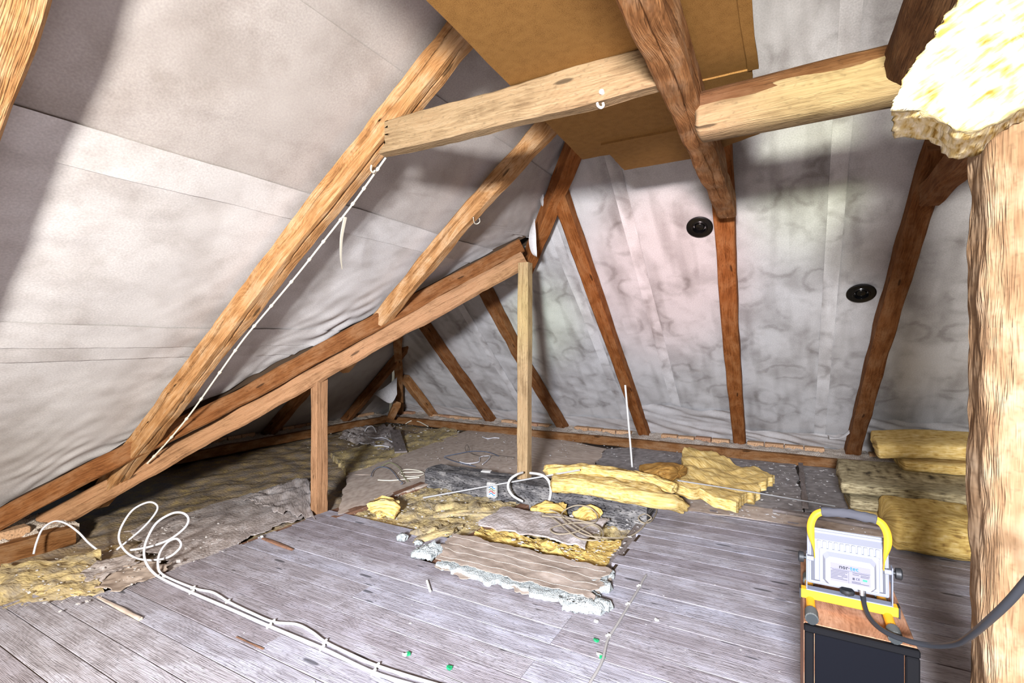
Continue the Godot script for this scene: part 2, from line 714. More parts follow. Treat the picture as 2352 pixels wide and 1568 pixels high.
# grain along u; returns [colour, height]
func wood_texture(sd: int, dark: Color, mid: Color, light: Color, o := {}) -> Array:
	var w := 896
	var h := 448
	var fibre := stretched(w, h, 96, 512, 0.05, sd, 4)
	var fine := stretched(w, h, 64, 512, 0.22, sd + 1, 2)
	var warp := stretched(w, h, 256, 128, 0.012, sd + 2, 2)
	var blot := plain(w, h, 0.008, sd + 3, 5)
	var spots := plain(w, h, 0.06, sd + 4, 3)
	var rings: float = o.get("rings", 0.4)
	var dust: Color = o.get("dust", Color(0.7, 0.66, 0.6))
	var dust_amt: float = o.get("dust_amount", 0.2)
	var blot_amt: float = o.get("blotch", 0.5)
	var dirt: float = o.get("dirt", 0.12)
	var r := RandomNumberGenerator.new()
	r.seed = sd
	var shift := PackedFloat32Array()
	shift.resize(w * h)
	var knot := PackedFloat32Array()
	knot.resize(w * h)
	for i in int(o.get("knots", 5)):
		var kx := r.randi_range(130, w - 130)
		var ky := r.randi_range(40, h - 40)
		var kr := r.randf_range(6.0, 13.0)
		for y in range(maxi(ky - 60, 0), mini(ky + 60, h)):
			for x in range(kx - 130, kx + 130):
				var dx := (x - kx) * 0.45
				var dy := float(y - ky)
				var dd := dx * dx + dy * dy
				if dd < 3600.0:
					shift[y * w + x] += signf(dy) * kr * 2.0 * exp(-dd / (kr * kr * 6.0))
					if dd < kr * kr:
						knot[y * w + x] = maxf(knot[y * w + x], clampf((kr - sqrt(dd)) / 4.0, 0.0, 1.0))
	var lut := PackedFloat32Array()
	for i in 256:
		var t := i / 255.0
		var c := dark.lerp(mid, t * 2.0) if t < 0.5 else mid.lerp(light, t * 2.0 - 1.0)
		lut.append_array([c.r, c.g, c.b])
	var out := PackedByteArray()
	out.resize(w * h * 3)
	var hg := PackedByteArray()
	hg.resize(w * h)
	var i := 0
	for y in h:
		for x in w:
			var f := fibre[i] / 255.0 - 0.5
			var g := fine[i] / 255.0 - 0.5
			var bl := blot[i] / 255.0 - 0.5
			var ring := 0.5 * sin((y + shift[i]) * 0.42 + warp[i] * 0.235) * rings
			var t := 0.5 + f * 0.62 + g * 0.4 + ring + bl * blot_amt
			var q := clampi(int(t * 255.0), 0, 255) * 3
			var s := spots[i] / 255.0
			var du := clampf((bl + 0.08) * 2.6, 0.0, 1.0) * dust_amt * (0.5 + s)
			if du > 0.9:
				du = 0.9
			var k := 1.0 - knot[i] * 0.4
			if s < 0.36:
				k *= 1.0 - clampf((0.36 - s) * 5.0, 0.0, 1.0) * dirt
			out[i * 3] = clampi(int((lut[q] + (dust.r - lut[q]) * du) * k * 255.0), 0, 255)
			out[i * 3 + 1] = clampi(int((lut[q + 1] + (dust.g - lut[q + 1]) * du) * k * 255.0), 0, 255)
			out[i * 3 + 2] = clampi(int((lut[q + 2] + (dust.b - lut[q + 2]) * du) * k * 255.0), 0, 255)
			hg[i] = clampi(int((0.5 + f * 0.6 + g * 0.8 + ring * 0.4) * 255.0), 0, 255)
			i += 1
	return [ImageTexture.create_from_image(Image.create_from_data(w, h, false, Image.FORMAT_RGB8, out)), ImageTexture.create_from_image(Image.create_from_data(w, h, false, Image.FORMAT_L8, hg))]


func ramp_texture(w: int, h: int, a: PackedByteArray, cols: Array, b := PackedByteArray(), b_amt := 0.0) -> ImageTexture:
	var lut := PackedByteArray()
	for i in 256:
		var t := i / 255.0 * (cols.size() - 1)
		var k := mini(int(t), cols.size() - 2)
		var c: Color = cols[k].lerp(cols[k + 1], t - k)
		lut.append_array([int(c.r * 255), int(c.g * 255), int(c.b * 255)])
	var out := PackedByteArray()
	out.resize(w * h * 3)
	for i in w * h:
		var q: int = a[i]
		if b_amt != 0.0:
			q = clampi(int(q + (b[i] - 128) * b_amt), 0, 255)
		out[i * 3] = lut[q * 3]
		out[i * 3 + 1] = lut[q * 3 + 1]
		out[i * 3 + 2] = lut[q * 3 + 2]
	return ImageTexture.create_from_image(Image.create_from_data(w, h, false, Image.FORMAT_RGB8, out))


func grey_texture(w: int, h: int, a: PackedByteArray) -> ImageTexture:
	return ImageTexture.create_from_image(Image.create_from_data(w, h, false, Image.FORMAT_L8, a))


# membrane: felt grain, smudges of dirt; with stains also the tide marks left by old leaks
func membrane_texture(sd: int, base: Color, dirt: Color, amount: float, stains: float) -> ImageTexture:
	var w := 896
	var h := 896
	var big := plain(w, h, 0.006, sd, 5)
	var mid := plain(w, h, 0.02, sd + 1, 4)
	var grain := plain(w, h, 0.35, sd + 2, 2)
	var run := stretched(w, h, 512, 96, 0.03, sd + 6, 3)
	var cell := FastNoiseLite.new()
	cell.seed = sd + 3
	cell.noise_type = FastNoiseLite.TYPE_CELLULAR
	cell.cellular_return_type = FastNoiseLite.RETURN_DISTANCE
	cell.frequency = 0.0125
	cell.fractal_type = FastNoiseLite.FRACTAL_NONE
	cell.domain_warp_enabled = true
	cell.domain_warp_amplitude = 34.0
	cell.domain_warp_frequency = 0.009
	var rings := cell.get_seamless_image(w, h, false, false, 0.1, true).get_data()
	var out := PackedByteArray()
	out.resize(w * h * 3)
	for i in w * h:
		var bg := big[i] / 255.0
		var d := (maxf(bg - 0.45, 0.0) * 2.2 + maxf(mid[i] / 255.0 - 0.5, 0.0) * 1.1) * amount
		if stains > 0.0:
			var r := (rings[i] / 255.0 - 0.36) / 0.11
			var where := clampf((bg - 0.34) * 3.0, 0.0, 1.0)
			var e := maxf(1.0 - absf(r), 0.0)
			d += (e * e * (3.0 - 2.0 * e) * 0.45 + clampf(r * 0.5, 0.0, 1.0) * 0.14) * stains * where
			d += maxf(run[i] / 255.0 - 0.52, 0.0) * 1.3 * stains
		if d > 0.9:
			d = 0.9
		var k := 1.0 + (grain[i] / 255.0 - 0.5) * 0.16
		out[i * 3] = clampi(int((base.r + (dirt.r - base.r) * d) * k * 255.0), 0, 255)
		out[i * 3 + 1] = clampi(int((base.g + (dirt.g - base.g) * d) * k * 255.0), 0, 255)
		out[i * 3 + 2] = clampi(int((base.b + (dirt.b - base.b) * d) * k * 255.0), 0, 255)
	return ImageTexture.create_from_image(Image.create_from_data(w, h, false, Image.FORMAT_RGB8, out))


func surface(tex: Texture2D, tint: Color, rough: float, scale: Vector2, height: Texture2D = null, relief := 0.2) -> StandardMaterial3D:
	var m := StandardMaterial3D.new()
	m.albedo_color = tint
	m.albedo_texture = tex
	m.roughness = rough
	m.metallic_specular = 0.25
	m.uv1_scale = Vector3(scale.x, scale.y, 1)
	if height:
		m.heightmap_enabled = true
		m.heightmap_texture = height
		m.heightmap_scale = relief
	return m


func paint(c: Color, rough: float, spec := 0.5, metal := 0.0) -> StandardMaterial3D:
	var m := StandardMaterial3D.new()
	m.albedo_color = c
	m.roughness = rough
	m.metallic_specular = spec
	m.metallic = metal
	return m


func rgb8(r: int, g: int, b: int) -> Color:
	return Color(r / 255.0, g / 255.0, b / 255.0)


func materials() -> void:
	var per := Vector2(0.5, 2.0)     # a wood texture spans 2 m by 0.5 m
	var t := wood_texture(21, rgb8(122, 84, 50), rgb8(166, 122, 80), rgb8(192, 152, 108), {"knots": 3, "rings": 0.16, "dust": rgb8(184, 162, 140), "dust_amount": 0.35, "blotch": 0.55})
	M.rafter = surface(t[0], rgb8(255, 255, 250), 0.85, per, t[1], 0.35)
	M.rafter_worn = surface(t[0], rgb8(232, 222, 212), 0.88, per, t[1], 0.45)
	M.rafter_red = surface(t[0], rgb8(208, 172, 138), 0.85, per, t[1], 0.3)
	M.rafter_dark = surface(t[0], rgb8(186, 164, 146), 0.88, per, t[1], 0.35)
	M.plate = surface(t[0], rgb8(190, 178, 166), 0.9, per, t[1], 0.3)
	t = wood_texture(33, rgb8(126, 106, 80), rgb8(160, 140, 110), rgb8(186, 168, 138), {"knots": 3, "rings": 0.14, "dust": rgb8(150, 126, 96), "dust_amount": 0.5, "blotch": 0.7})
	M.pale_wood = surface(t[0], rgb8(222, 214, 204), 0.85, per, t[1], 0.3)
	M.pink_wood = surface(t[0], rgb8(255, 222, 206), 0.86, per, t[1], 0.3)
	M.pale_post = surface(t[0], rgb8(255, 246, 232), 0.85, per, t[1], 0.25)
	t = wood_texture(45, rgb8(52, 50, 50), rgb8(92, 90, 90), rgb8(132, 128, 126), {"knots": 2, "rings": 0.3, "dust": rgb8(160, 156, 150), "dust_amount": 0.6, "dirt": 0.7})
	M.black_beam = surface(t[0], Color.WHITE, 0.95, per, t[1], 0.6)
	t = wood_texture(57, rgb8(132, 125, 123), rgb8(162, 156, 155), rgb8(182, 177, 177), {"knots": 3, "rings": 0.2, "dust": rgb8(182, 179, 182), "dust_amount": 0.6, "blotch": 0.6, "dirt": 0.18})
	M.board = []
	for c in [rgb8(244, 246, 255), rgb8(230, 230, 238), rgb8(238, 242, 255), rgb8(220, 218, 226)]:
		M.board.append(surface(t[0], c, 0.8, Vector2(0.5, 2.0), t[1], 0.25))
	M.dirt = paint(rgb8(64, 52, 43), 1.0, 0.1)
	M.floor_base = paint(rgb8(70, 62, 56), 0.95, 0.2)
	M.joist = surface(t[0], rgb8(205, 160, 130), 0.9, per, t[1], 0.3)
	M.grey_lath = surface(t[0], rgb8(205, 198, 192), 0.9, per, t[1], 0.3)

	# roof membrane
	var grain := grey_texture(512, 512, plain(512, 512, 0.3, 71, 2))
	M.lining = surface(membrane_texture(61, rgb8(192, 189, 187), rgb8(138, 130, 124), 0.42, 0.0), Color.WHITE, 0.92, Vector2(0.25, 0.25), null)
	M.lining_lap = surface(M.lining.albedo_texture, rgb8(255, 255, 255).lightened(0.0), 0.92, Vector2(0.25, 0.25), null)
	M.lining_grey = surface(M.lining.albedo_texture, rgb8(226, 221, 217), 0.92, Vector2(0.25, 0.25), null)
	M.stained_lap = surface(null, Color.WHITE, 0.92, Vector2(0.25, 0.25), null)
	M.stained = surface(membrane_texture(83, rgb8(203, 201, 199), rgb8(118, 112, 108), 0.3, 0.6), rgb8(240, 240, 240), 0.92, Vector2(0.25, 0.25), null)
	M.stained_lap.albedo_texture = M.stained.albedo_texture
	M.lining_back = paint(rgb8(74, 60, 48), 0.95, 0.2)

	# particle board
	var speck := plain(512, 512, 0.25, 91, 3)
	var soft_c := plain(512, 512, 0.02, 92, 3)
	M.particle = surface(ramp_texture(512, 512, speck, [rgb8(92, 66, 34), rgb8(158, 118, 66), rgb8(172, 132, 76), rgb8(182, 142, 86), rgb8(206, 168, 112)], soft_c, 0.25), rgb8(204, 196, 186), 0.75, Vector2(1.8, 1.8), null)
	M.hard_board = surface(ramp_texture(512, 512, soft_c, [rgb8(160, 143, 130), rgb8(178, 162, 148), rgb8(190, 175, 161), rgb8(200, 188, 176)], speck, 0.3), Color.WHITE, 0.9, Vector2(0.9, 0.9), null)
	M.grey_board = surface(ramp_texture(512, 512, soft_c, [rgb8(116, 111, 110), rgb8(134, 129, 127), rgb8(150, 145, 143), rgb8(168, 164, 162)], speck, 0.35), Color.WHITE, 0.95, Vector2(0.9, 0.9), null)

	# mineral wool
	var wf := stretched(1024, 512, 160, 512, 0.05, 101, 4)
	var wb := plain(1024, 512, 0.012, 102, 5)
	var wool_h := grey_texture(1024, 512, wf)
	M.wool = surface(ramp_texture(1024, 512, wf, [rgb8(150, 120, 66), rgb8(198, 164, 94), rgb8(216, 186, 116), rgb8(226, 200, 138), rgb8(234, 214, 162)], wb, 0.5), Color.WHITE, 1.0, Vector2(1.2, 2.2), wool_h, 0.5)
	M.wool_deep = surface(ramp_texture(1024, 512, wf, [rgb8(138, 110, 62), rgb8(182, 150, 84), rgb8(200, 170, 98), rgb8(212, 184, 116), rgb8(222, 198, 138)], wb, 0.7), Color.WHITE, 1.0, Vector2(1.2, 2.2), wool_h, 0.5)
	M.wool_grey = surface(ramp_texture(1024, 512, wf, [rgb8(74, 66, 52), rgb8(128, 116, 88), rgb8(156, 144, 112), rgb8(172, 160, 126), rgb8(194, 182, 148)], wb, 0.6), Color.WHITE, 1.0, Vector2(1.2, 2.2), wool_h, 0.5)
	M.wool_brown = surface(M.wool_deep.albedo_texture, rgb8(200, 178, 160), 1.0, Vector2(1.2, 2.2), wool_h, 0.5)
	M.wool_white = surface(ramp_texture(1024, 512, wf, [rgb8(130, 98, 40), rgb8(182, 156, 98), rgb8(196, 178, 134), rgb8(206, 192, 158), rgb8(214, 204, 180)], wb, 0.5), Color.WHITE, 1.0, Vector2(1.2, 2.2), wool_h, 0.5)
	var sp2 := plain(1024, 1024, 0.045, 111, 5)
	var lo2 := plain(1024, 1024, 0.007, 112, 4)
	var bump := grey_texture(1024, 1024, sp2)
	M.wool_dirty = surface(ramp_texture(1024, 1024, lo2, [rgb8(140, 131, 118), rgb8(158, 144, 116), rgb8(174, 156, 116), rgb8(192, 172, 122), rgb8(208, 190, 138)], sp2, 0.4), Color.WHITE, 1.0, Vector2(0.7, 0.7), bump, 0.6)
	M.wool_dust = surface(ramp_texture(1024, 1024, lo2, [rgb8(122, 114, 108), rgb8(134, 122, 108), rgb8(144, 127, 104), rgb8(154, 135, 102), rgb8(180, 154, 98)], sp2, 0.3), Color.WHITE, 1.0, Vector2(0.7, 0.7), bump, 0.6)
	M.kraft = surface(ramp_texture(1024, 1024, lo2, [rgb8(132, 118, 106), rgb8(150, 135, 122), rgb8(160, 145, 132), rgb8(168, 154, 142), rgb8(176, 164, 154)], sp2, 0.25), Color.WHITE, 0.85, Vector2(0.7, 0.7), bump, 0.1)
	M.kraft_grey = surface(ramp_texture(1024, 1024, lo2, [rgb8(138, 128, 122), rgb8(154, 144, 138), rgb8(166, 156, 151), rgb8(174, 166, 162), rgb8(184, 178, 176)], sp2, 0.35), Color.WHITE, 0.9, Vector2(0.7, 0.7), bump, 0.6)
	M.plaster = surface(ramp_texture(1024, 1024, sp2, [rgb8(120, 108, 98), rgb8(168, 154, 140), rgb8(192, 180, 166), rgb8(206, 196, 184), rgb8(218, 210, 200)]), Color.WHITE, 1.0, Vector2(1.5, 1.5), bump, 0.8)
	M.fluff = surface(ramp_texture(1024, 1024, sp2, [rgb8(128, 134, 132), rgb8(156, 162, 160), rgb8(170, 176, 174), rgb8(182, 187, 185), rgb8(196, 200, 198)]), Color.WHITE, 1.0, Vector2(2, 2), bump, 0.6)
	M.brick = []
	for c in [rgb8(196, 158, 122), rgb8(184, 146, 112), rgb8(208, 172, 136), rgb8(172, 132, 104)]:
		M.brick.append(surface(ramp_texture(256, 256, plain(256, 256, 0.06, 121, 4), [c.darkened(0.45), c.darkened(0.1), c, c.lightened(0.15)]) if M.brick.is_empty() else M.brick[0].albedo_texture, Color.WHITE if M.brick.is_empty() else Color(c.r / 0.77, c.g / 0.62, c.b / 0.48).clamp(), 0.95, Vector2(3, 3), null))
	# hewn post
	t = wood_texture(131, rgb8(136, 108, 82), rgb8(164, 137, 108), rgb8(184, 160, 132), {"knots": 1, "rings": 0.05, "dust": rgb8(196, 180, 160), "dust_amount": 0.5, "dirt": 0.1, "blotch": 0.5})
	M.post = surface(t[0], rgb8(196, 188, 178), 0.9, Vector2(0.9, 1.4), t[1], 0.5)
	M.log_dark = surface(t[0], rgb8(140, 112, 92), 0.9, per, t[1], 0.6)
	M.veneer = surface(wood_texture(141, rgb8(120, 82, 60), rgb8(150, 108, 82), rgb8(170, 128, 100), {"knots": 0, "rings": 0.2, "dust_amount": 0.15, "dirt": 0.1})[0], Color.WHITE, 0.6, Vector2(0.9, 2.4), null)
	# paints, plastics, metals
	M.black_paint = paint(rgb8(16, 16, 18), 0.6, 0.15)
	M.black_panel = paint(rgb8(10, 11, 16), 0.6, 0.15)
	M.black_plastic = paint(rgb8(30, 31, 33), 0.5, 0.4)
	M.black_vent = paint(rgb8(12, 12, 13), 0.25, 0.5)
	M.light_grey = paint(rgb8(120, 122, 131), 0.5, 0.25)
	M.mid_grey = paint(rgb8(104, 108, 120), 0.45, 0.5)
	M.dark_slot = paint(rgb8(110, 114, 126), 0.6, 0.3)
	M.yellow = paint(rgb8(214, 152, 34), 0.45, 0.3)
	M.foam = paint(rgb8(64, 64, 69), 0.95, 0.2)
	M.steel = paint(rgb8(190, 190, 192), 0.35, 0.5, 0.9)
	M.rubber = paint(rgb8(86, 88, 86), 0.9, 0.2)
	M.rubber_dark = paint(rgb8(44, 47, 48), 0.9, 0.2)
	M.label = paint(rgb8(104, 102, 116), 0.6, 0.2)
	M.ink = paint(rgb8(14, 14, 16), 0.6, 0.3)
	M.ink_soft = paint(rgb8(44, 44, 54), 0.6, 0.3)
	M.ink_blue = paint(rgb8(8, 84, 124), 0.6, 0.3)
	M.ink_green = paint(rgb8(40, 150, 90), 0.6, 0.3)
	M.white_cable = paint(rgb8(204, 204, 208), 0.5, 0.4)
	M.cream_cable = paint(rgb8(222, 216, 196), 0.5, 0.4)
	M.grey_cable = paint(rgb8(150, 146, 142), 0.6, 0.4)
	M.beige_cable = paint(rgb8(150, 138, 118), 0.6, 0.3)
	M.black_cable = paint(rgb8(34, 36, 40), 0.5, 0.4)
	M.blue_wire = paint(rgb8(76, 92, 116), 0.5, 0.4)
	M.dark_wire = paint(rgb8(70, 64, 58), 0.5, 0.4)
	M.green_wire = paint(rgb8(120, 130, 84), 0.5, 0.4)
	M.red_wire = paint(rgb8(170, 60, 60), 0.5, 0.4)
	M.bright_blue = paint(rgb8(70, 140, 190), 0.5, 0.4)
	M.white_plastic = paint(rgb8(216, 214, 208), 0.5, 0.4)
	M.rod = paint(rgb8(172, 172, 172), 0.5, 0.4, 0.3)
	M.green_bit = paint(rgb8(30, 140, 88), 0.5, 0.4)
	M.crumb = paint(rgb8(190, 187, 184), 0.95, 0.2)
	M.twine = paint(rgb8(196, 184, 172), 0.9, 0.2)
	M.glass = StandardMaterial3D.new()
	M.glass.albedo_color = Color(1, 1, 1, 0.06)
	M.glass.transparency = BaseMaterial3D.TRANSPARENCY_ALPHA
	M.glass.roughness = 0.05


# ---------------------------------------------------------------- the setting

func left_point(x: float, z: float, d: float) -> Vector3:
	return Vector3(x, K * (x - X_LEFT), z) + N_LEFT * d


func right_point(x: float, z: float, d: float) -> Vector3:
	return Vector3(x, K * (z - Z_RIGHT), z) + N_RIGHT * d


func wing_point(x: float, z: float, d: float) -> Vector3:
	return Vector3(x, K * (x - X_WING), z) + N_LEFT * d


func valley_z(x: float) -> float:
	return -1.37 - (x + 5.0) * 1.19 if x < -2.36 else x - 2.4


func far_top(x: float) -> float:
	if x < -4.23:
		return -7.65 + (x + 7.03)
	if x < -2.45:
		return -4.85
	return minf(x - 2.4, -1.39)


func shell() -> void:
	# roof decks outside the membrane close the room; daylight enters only by the roof window
	var d := 0.22
	var roof := structure("ceiling")
	var ridge := Vector3(1.01, 5.44, -1.39)
	var ridge_end := Vector3(4.5, 5.44, -1.39)
	var p := Vector3(-2.45, 2.43, -4.85)
	var w := Vector3(-4.23, 2.43, -4.85)
	var o1 := N_LEFT * d
	put("roof_deck", slab([Vector3(-5.65, -0.35, 5.27) + o1, Vector3(-5.65, -0.35, -1.2) + o1, p + o1, ridge + o1], N_LEFT, 0.06), M.lining_back, roof)
	var o2 := N_RIGHT * d
	put("roof_deck", slab([Vector3(-7.45, -0.35, -8.05) + o2, w + o2, p + o2, ridge + o2, ridge_end + o2, Vector3(4.5, -0.35, -8.05) + o2], N_RIGHT, 0.06), M.lining_back, roof)
	put("roof_deck", slab([Vector3(-7.43, -0.35, -8.05) + o1, w + o1, Vector3(-7.43, -0.35, -1.1) + o1], N_LEFT, 0.06), M.lining_back, roof)
	var nw := Vector3(0, 3.3, 2.43).normalized()
	put("roof_deck", slab([Vector3(-7.45, -0.35, -1.07) + nw * d, w + nw * d, p + nw * d, Vector3(-5.65, -0.35, -1.07) + nw * d], nw, 0.06), M.lining_back, roof)
	# the near slope
	var nn := Vector3(0, 0.755, 0.656)
	var near := func(x: float, z: float) -> Vector3: return Vector3(x, K * (4.87 - z), z)
	put("roof_deck", slab([near.call(-5.65, 5.27), near.call(1.01, -1.39), near.call(4.5, -1.39), near.call(4.5, 5.27)], nn, 0.06), M.lining_back, roof)
	var gable := structure("wall_right_end")
	put("gable_panel", slab([Vector3(4.45, -0.35, -8.4), Vector3(4.45, 5.9, -1.39), Vector3(4.45, -0.35, 5.6)], Vector3.RIGHT, 0.1), M.lining_back, gable)
	# the wall behind the camera with its small window
	var front := structure("wall_front")
	var za := 2.0
	var out := Vector3(0, 0, 1)
	var hole := [-0.23, 0.43, 1.58, 2.26]
	put("wall_panel", slab([Vector3(-5.8, -0.35, za), Vector3(-2.2, 2.75, za), Vector3(hole[0], 2.75, za), Vector3(hole[0], -0.35, za)], out, 0.14), M.lining_back, front)
	put("wall_panel", slab([Vector3(hole[1], -0.35, za), Vector3(hole[1], 2.75, za), Vector3(4.5, 2.75, za), Vector3(4.5, -0.35, za)], out, 0.14), M.lining_back, front)
	put("wall_panel", slab([Vector3(hole[0], -0.35, za), Vector3(hole[0], hole[2], za), Vector3(hole[1], hole[2], za), Vector3(hole[1], -0.35, za)], out, 0.14), M.lining_back, front)
	put("wall_panel", slab([Vector3(hole[0], hole[3], za), Vector3(hole[0], 2.75, za), Vector3(hole[1], 2.75, za), Vector3(hole[1], hole[3], za)], out, 0.14), M.lining_back, front)
	var win := structure("window_1")
	for y in [hole[2] + 0.02, hole[3] - 0.02]:
		put("frame_rail", timber([Vector3(hole[0], y, za + 0.1), Vector3(hole[1], y, za + 0.1)], 0.05, 0.04, Vector3.UP), M.pale_wood, win)
	for x in [hole[0] + 0.02, hole[1] - 0.02]:
		put("frame_stile", timber([Vector3(x, hole[2] + 0.04, za + 0.1), Vector3(x, hole[3] - 0.04, za + 0.1)], 0.05, 0.04, Vector3.RIGHT), M.pale_wood, win)
	var b := Mesher.new()
	b.quad(Vector3(hole[0], hole[2], za + 0.1), Vector3(hole[1], hole[2], za + 0.1), Vector3(hole[1], hole[3], za + 0.1), Vector3(hole[0], hole[3], za + 0.1))
	put("window_pane", b, M.glass, win)


func left_sheet(x0: float, x1: float, d: float, m: Material, parent: Node3D, sd: float, z_near := 1.98, folds := 1.0) -> void:
	var rows := []
	var uvs := []
	var nx := maxi(2, int((x1 - x0) / 0.03))
	var nz := 130
	for i in nx + 1:
		var x := lerpf(x0, x1, float(i) / nx)
		var row := PackedVector3Array()
		var ur := PackedVector2Array()
		var zv := valley_z(x) - 0.15
		for j in nz + 1:
			var z := lerpf(zv, minf(z_near, -1.5 + (0.9 - x)), pow(float(j) / nz, 1.25))
			var q := maxf(z - zv, 0.0)
			var edge := minf(1.0, float(i) / nx * 6.0)
			var dd := d + 0.014 * noise2.get_noise_2d(x * 0.9, z * 0.7) + 0.005 * folds * noise2.get_noise_2d(x * 6.0, z * 0.9) + 0.002 * noise2.get_noise_2d(x * 14.0, z * 9.0)
			var tight := noise.get_noise_2d(x * 0.8 + 7.0, z * 0.8) * 0.5 + 0.6
			dd += folds * tight * 0.011 * sin(q * 38.0 + 5.0 * noise.get_noise_2d(x * 1.3, z * 1.3)) * exp(-q / 0.45)
			dd += folds * tight * 0.006 * sin(q * 19.0 + (x + z) * 3.0 + 4.0 * noise.get_noise_2d(x * 1.1 + 9.0, z)) * exp(-q / 1.1)
			dd += 0.004 * edge * (0.5 + 0.5 * noise.get_noise_2d(z * 1.3, x0))
			row.append(left_point(x, z, dd))
			ur.append(Vector2(z, x / 0.755 + sd * 0.3))
		rows.append(row)
		uvs.append(ur)
	var b := Mesher.new()
	b.grid(rows, uvs)
	put("lining_sheet", b, m, parent)


func right_sheet(x0: float, x1: float, za: float, zb: float, d: float, m: Material, parent: Node3D, sd: float, folds := 0.4, called := "lining_sheet") -> void:
	var rows := []
	var uvs := []
	var nx := maxi(2, int((x1 - x0) / 0.04))
	var nz := 90 if zb > -5.0 else 26
	for i in nx + 1:
		var x := lerpf(x0, x1, float(i) / nx)
		var row := PackedVector3Array()
		var ur := PackedVector2Array()
		var top := minf(far_top(x) + 0.05, zb)
		var low := za + (0.03 * noise2.get_noise_2d(x * 1.5, sd) if called == "lining_apron" else 0.0)
		if called == "lining_apron":
			top += 0.05 * noise2.get_noise_2d(x * 0.9, sd + 3.0)
		for j in nz + 1:
			var z := lerpf(low, top, float(j) / nz)
			var dd := d + 0.012 * noise2.get_noise_2d(x * 0.8 + 3.0, z * 0.8) + 0.003 * noise2.get_noise_2d(x * 9.0 + sd, z * 2.0)
			dd += folds * 0.016 * noise2.get_noise_2d((x * 0.5 + z * 1.8) * 3.0 + sd, (x - z * 0.4) * 0.7)
			row.append(right_point(x, z, dd))
			ur.append(Vector2(x, -z / 0.755 + sd * 0.3))
		rows.append(row)
		uvs.append(ur)
	var b := Mesher.new()
	b.grid(rows, uvs)
	put(called, b, m, parent)


func linings() -> void:
	var left := structure("wall_left")
	left_sheet(-5.4, -3.66, 0.15, M.lining, left, 1.0)
	left_sheet(-3.78, -2.7, 0.136, M.lining, left, 2.0)
	left_sheet(-3.68, -3.525, 0.127, M.lining_lap, left, 3.0)
	left_sheet(-2.845, -1.86, 0.143, M.lining_grey, left, 4.0, 1.98, 0.9)
	left_sheet(-2.73, -2.57, 0.131, M.lining, left, 5.0, 1.98, 0.9)
	left_sheet(-1.92, 0.9, 0.153, M.lining_grey, left, 6.0, 1.98, 0.6)
	var right := structure("wall_right")
	var edges := [-7.15, -3.85, -2.14, -1.36, 0.33, 1.95, 4.4]
	for i in edges.size() - 1:
		right_sheet(edges[i] - 0.05, edges[i + 1] + 0.05, -7.72, 9.0, 0.088 + 0.003 * (i % 2), M.stained, right, i * 1.7)
	for x in [-3.9, -2.19, -1.41, 0.27, 1.9]:
		right_sheet(x, x + 0.12, -7.72, 9.0, 0.080, M.stained_lap, right, x * 2.0, 0.4, "lap_strip")
	right_sheet(-6.75, -1.95, -7.62, -7.33, 0.07, M.lining, right, 21.0, 0.8, "lining_apron")
	right_sheet(-1.83, -0.62, -7.6, -7.0, 0.066, M.lining, right, 23.0, 2.0, "lining_apron")
	right_sheet(-0.6, 0.62, -7.58, -7.32, 0.066, M.lining, right, 25.0, 1.6, "lining_apron")
	right_sheet(0.7, 3.3, -7.58, -7.0, 0.066, M.lining, right, 27.0, 1.6, "lining_apron")
	# hipped end of the wing
	var back := structure("wall_back")
	for part in [[-7.7, -4.9, 0.088], [-5.0, -1.5, 0.082]]:
		var rows := []
		var uvs := []
		for i in 41:
			var z := lerpf(part[0], part[1], i / 40.0)
			var xm := -7.03 + (z + 7.65) if z < -4.85 else -7.03 + (-1.55 - z) * 0.848
			var row := PackedVector3Array()
			var ur := PackedVector2Array()
			for j in 31:
				var x := lerpf(-7.15, xm, j / 30.0)
				row.append(wing_point(x, z, part[2] + 0.012 * noise2.get_noise_2d(x * 1.6, z * 1.6)))
				ur.append(Vector2(z, x))
			rows.append(row)
			uvs.append(ur)
		var b := Mesher.new()
		b.grid(rows, uvs)
		put("lining_sheet", b, M.lining_grey, back)


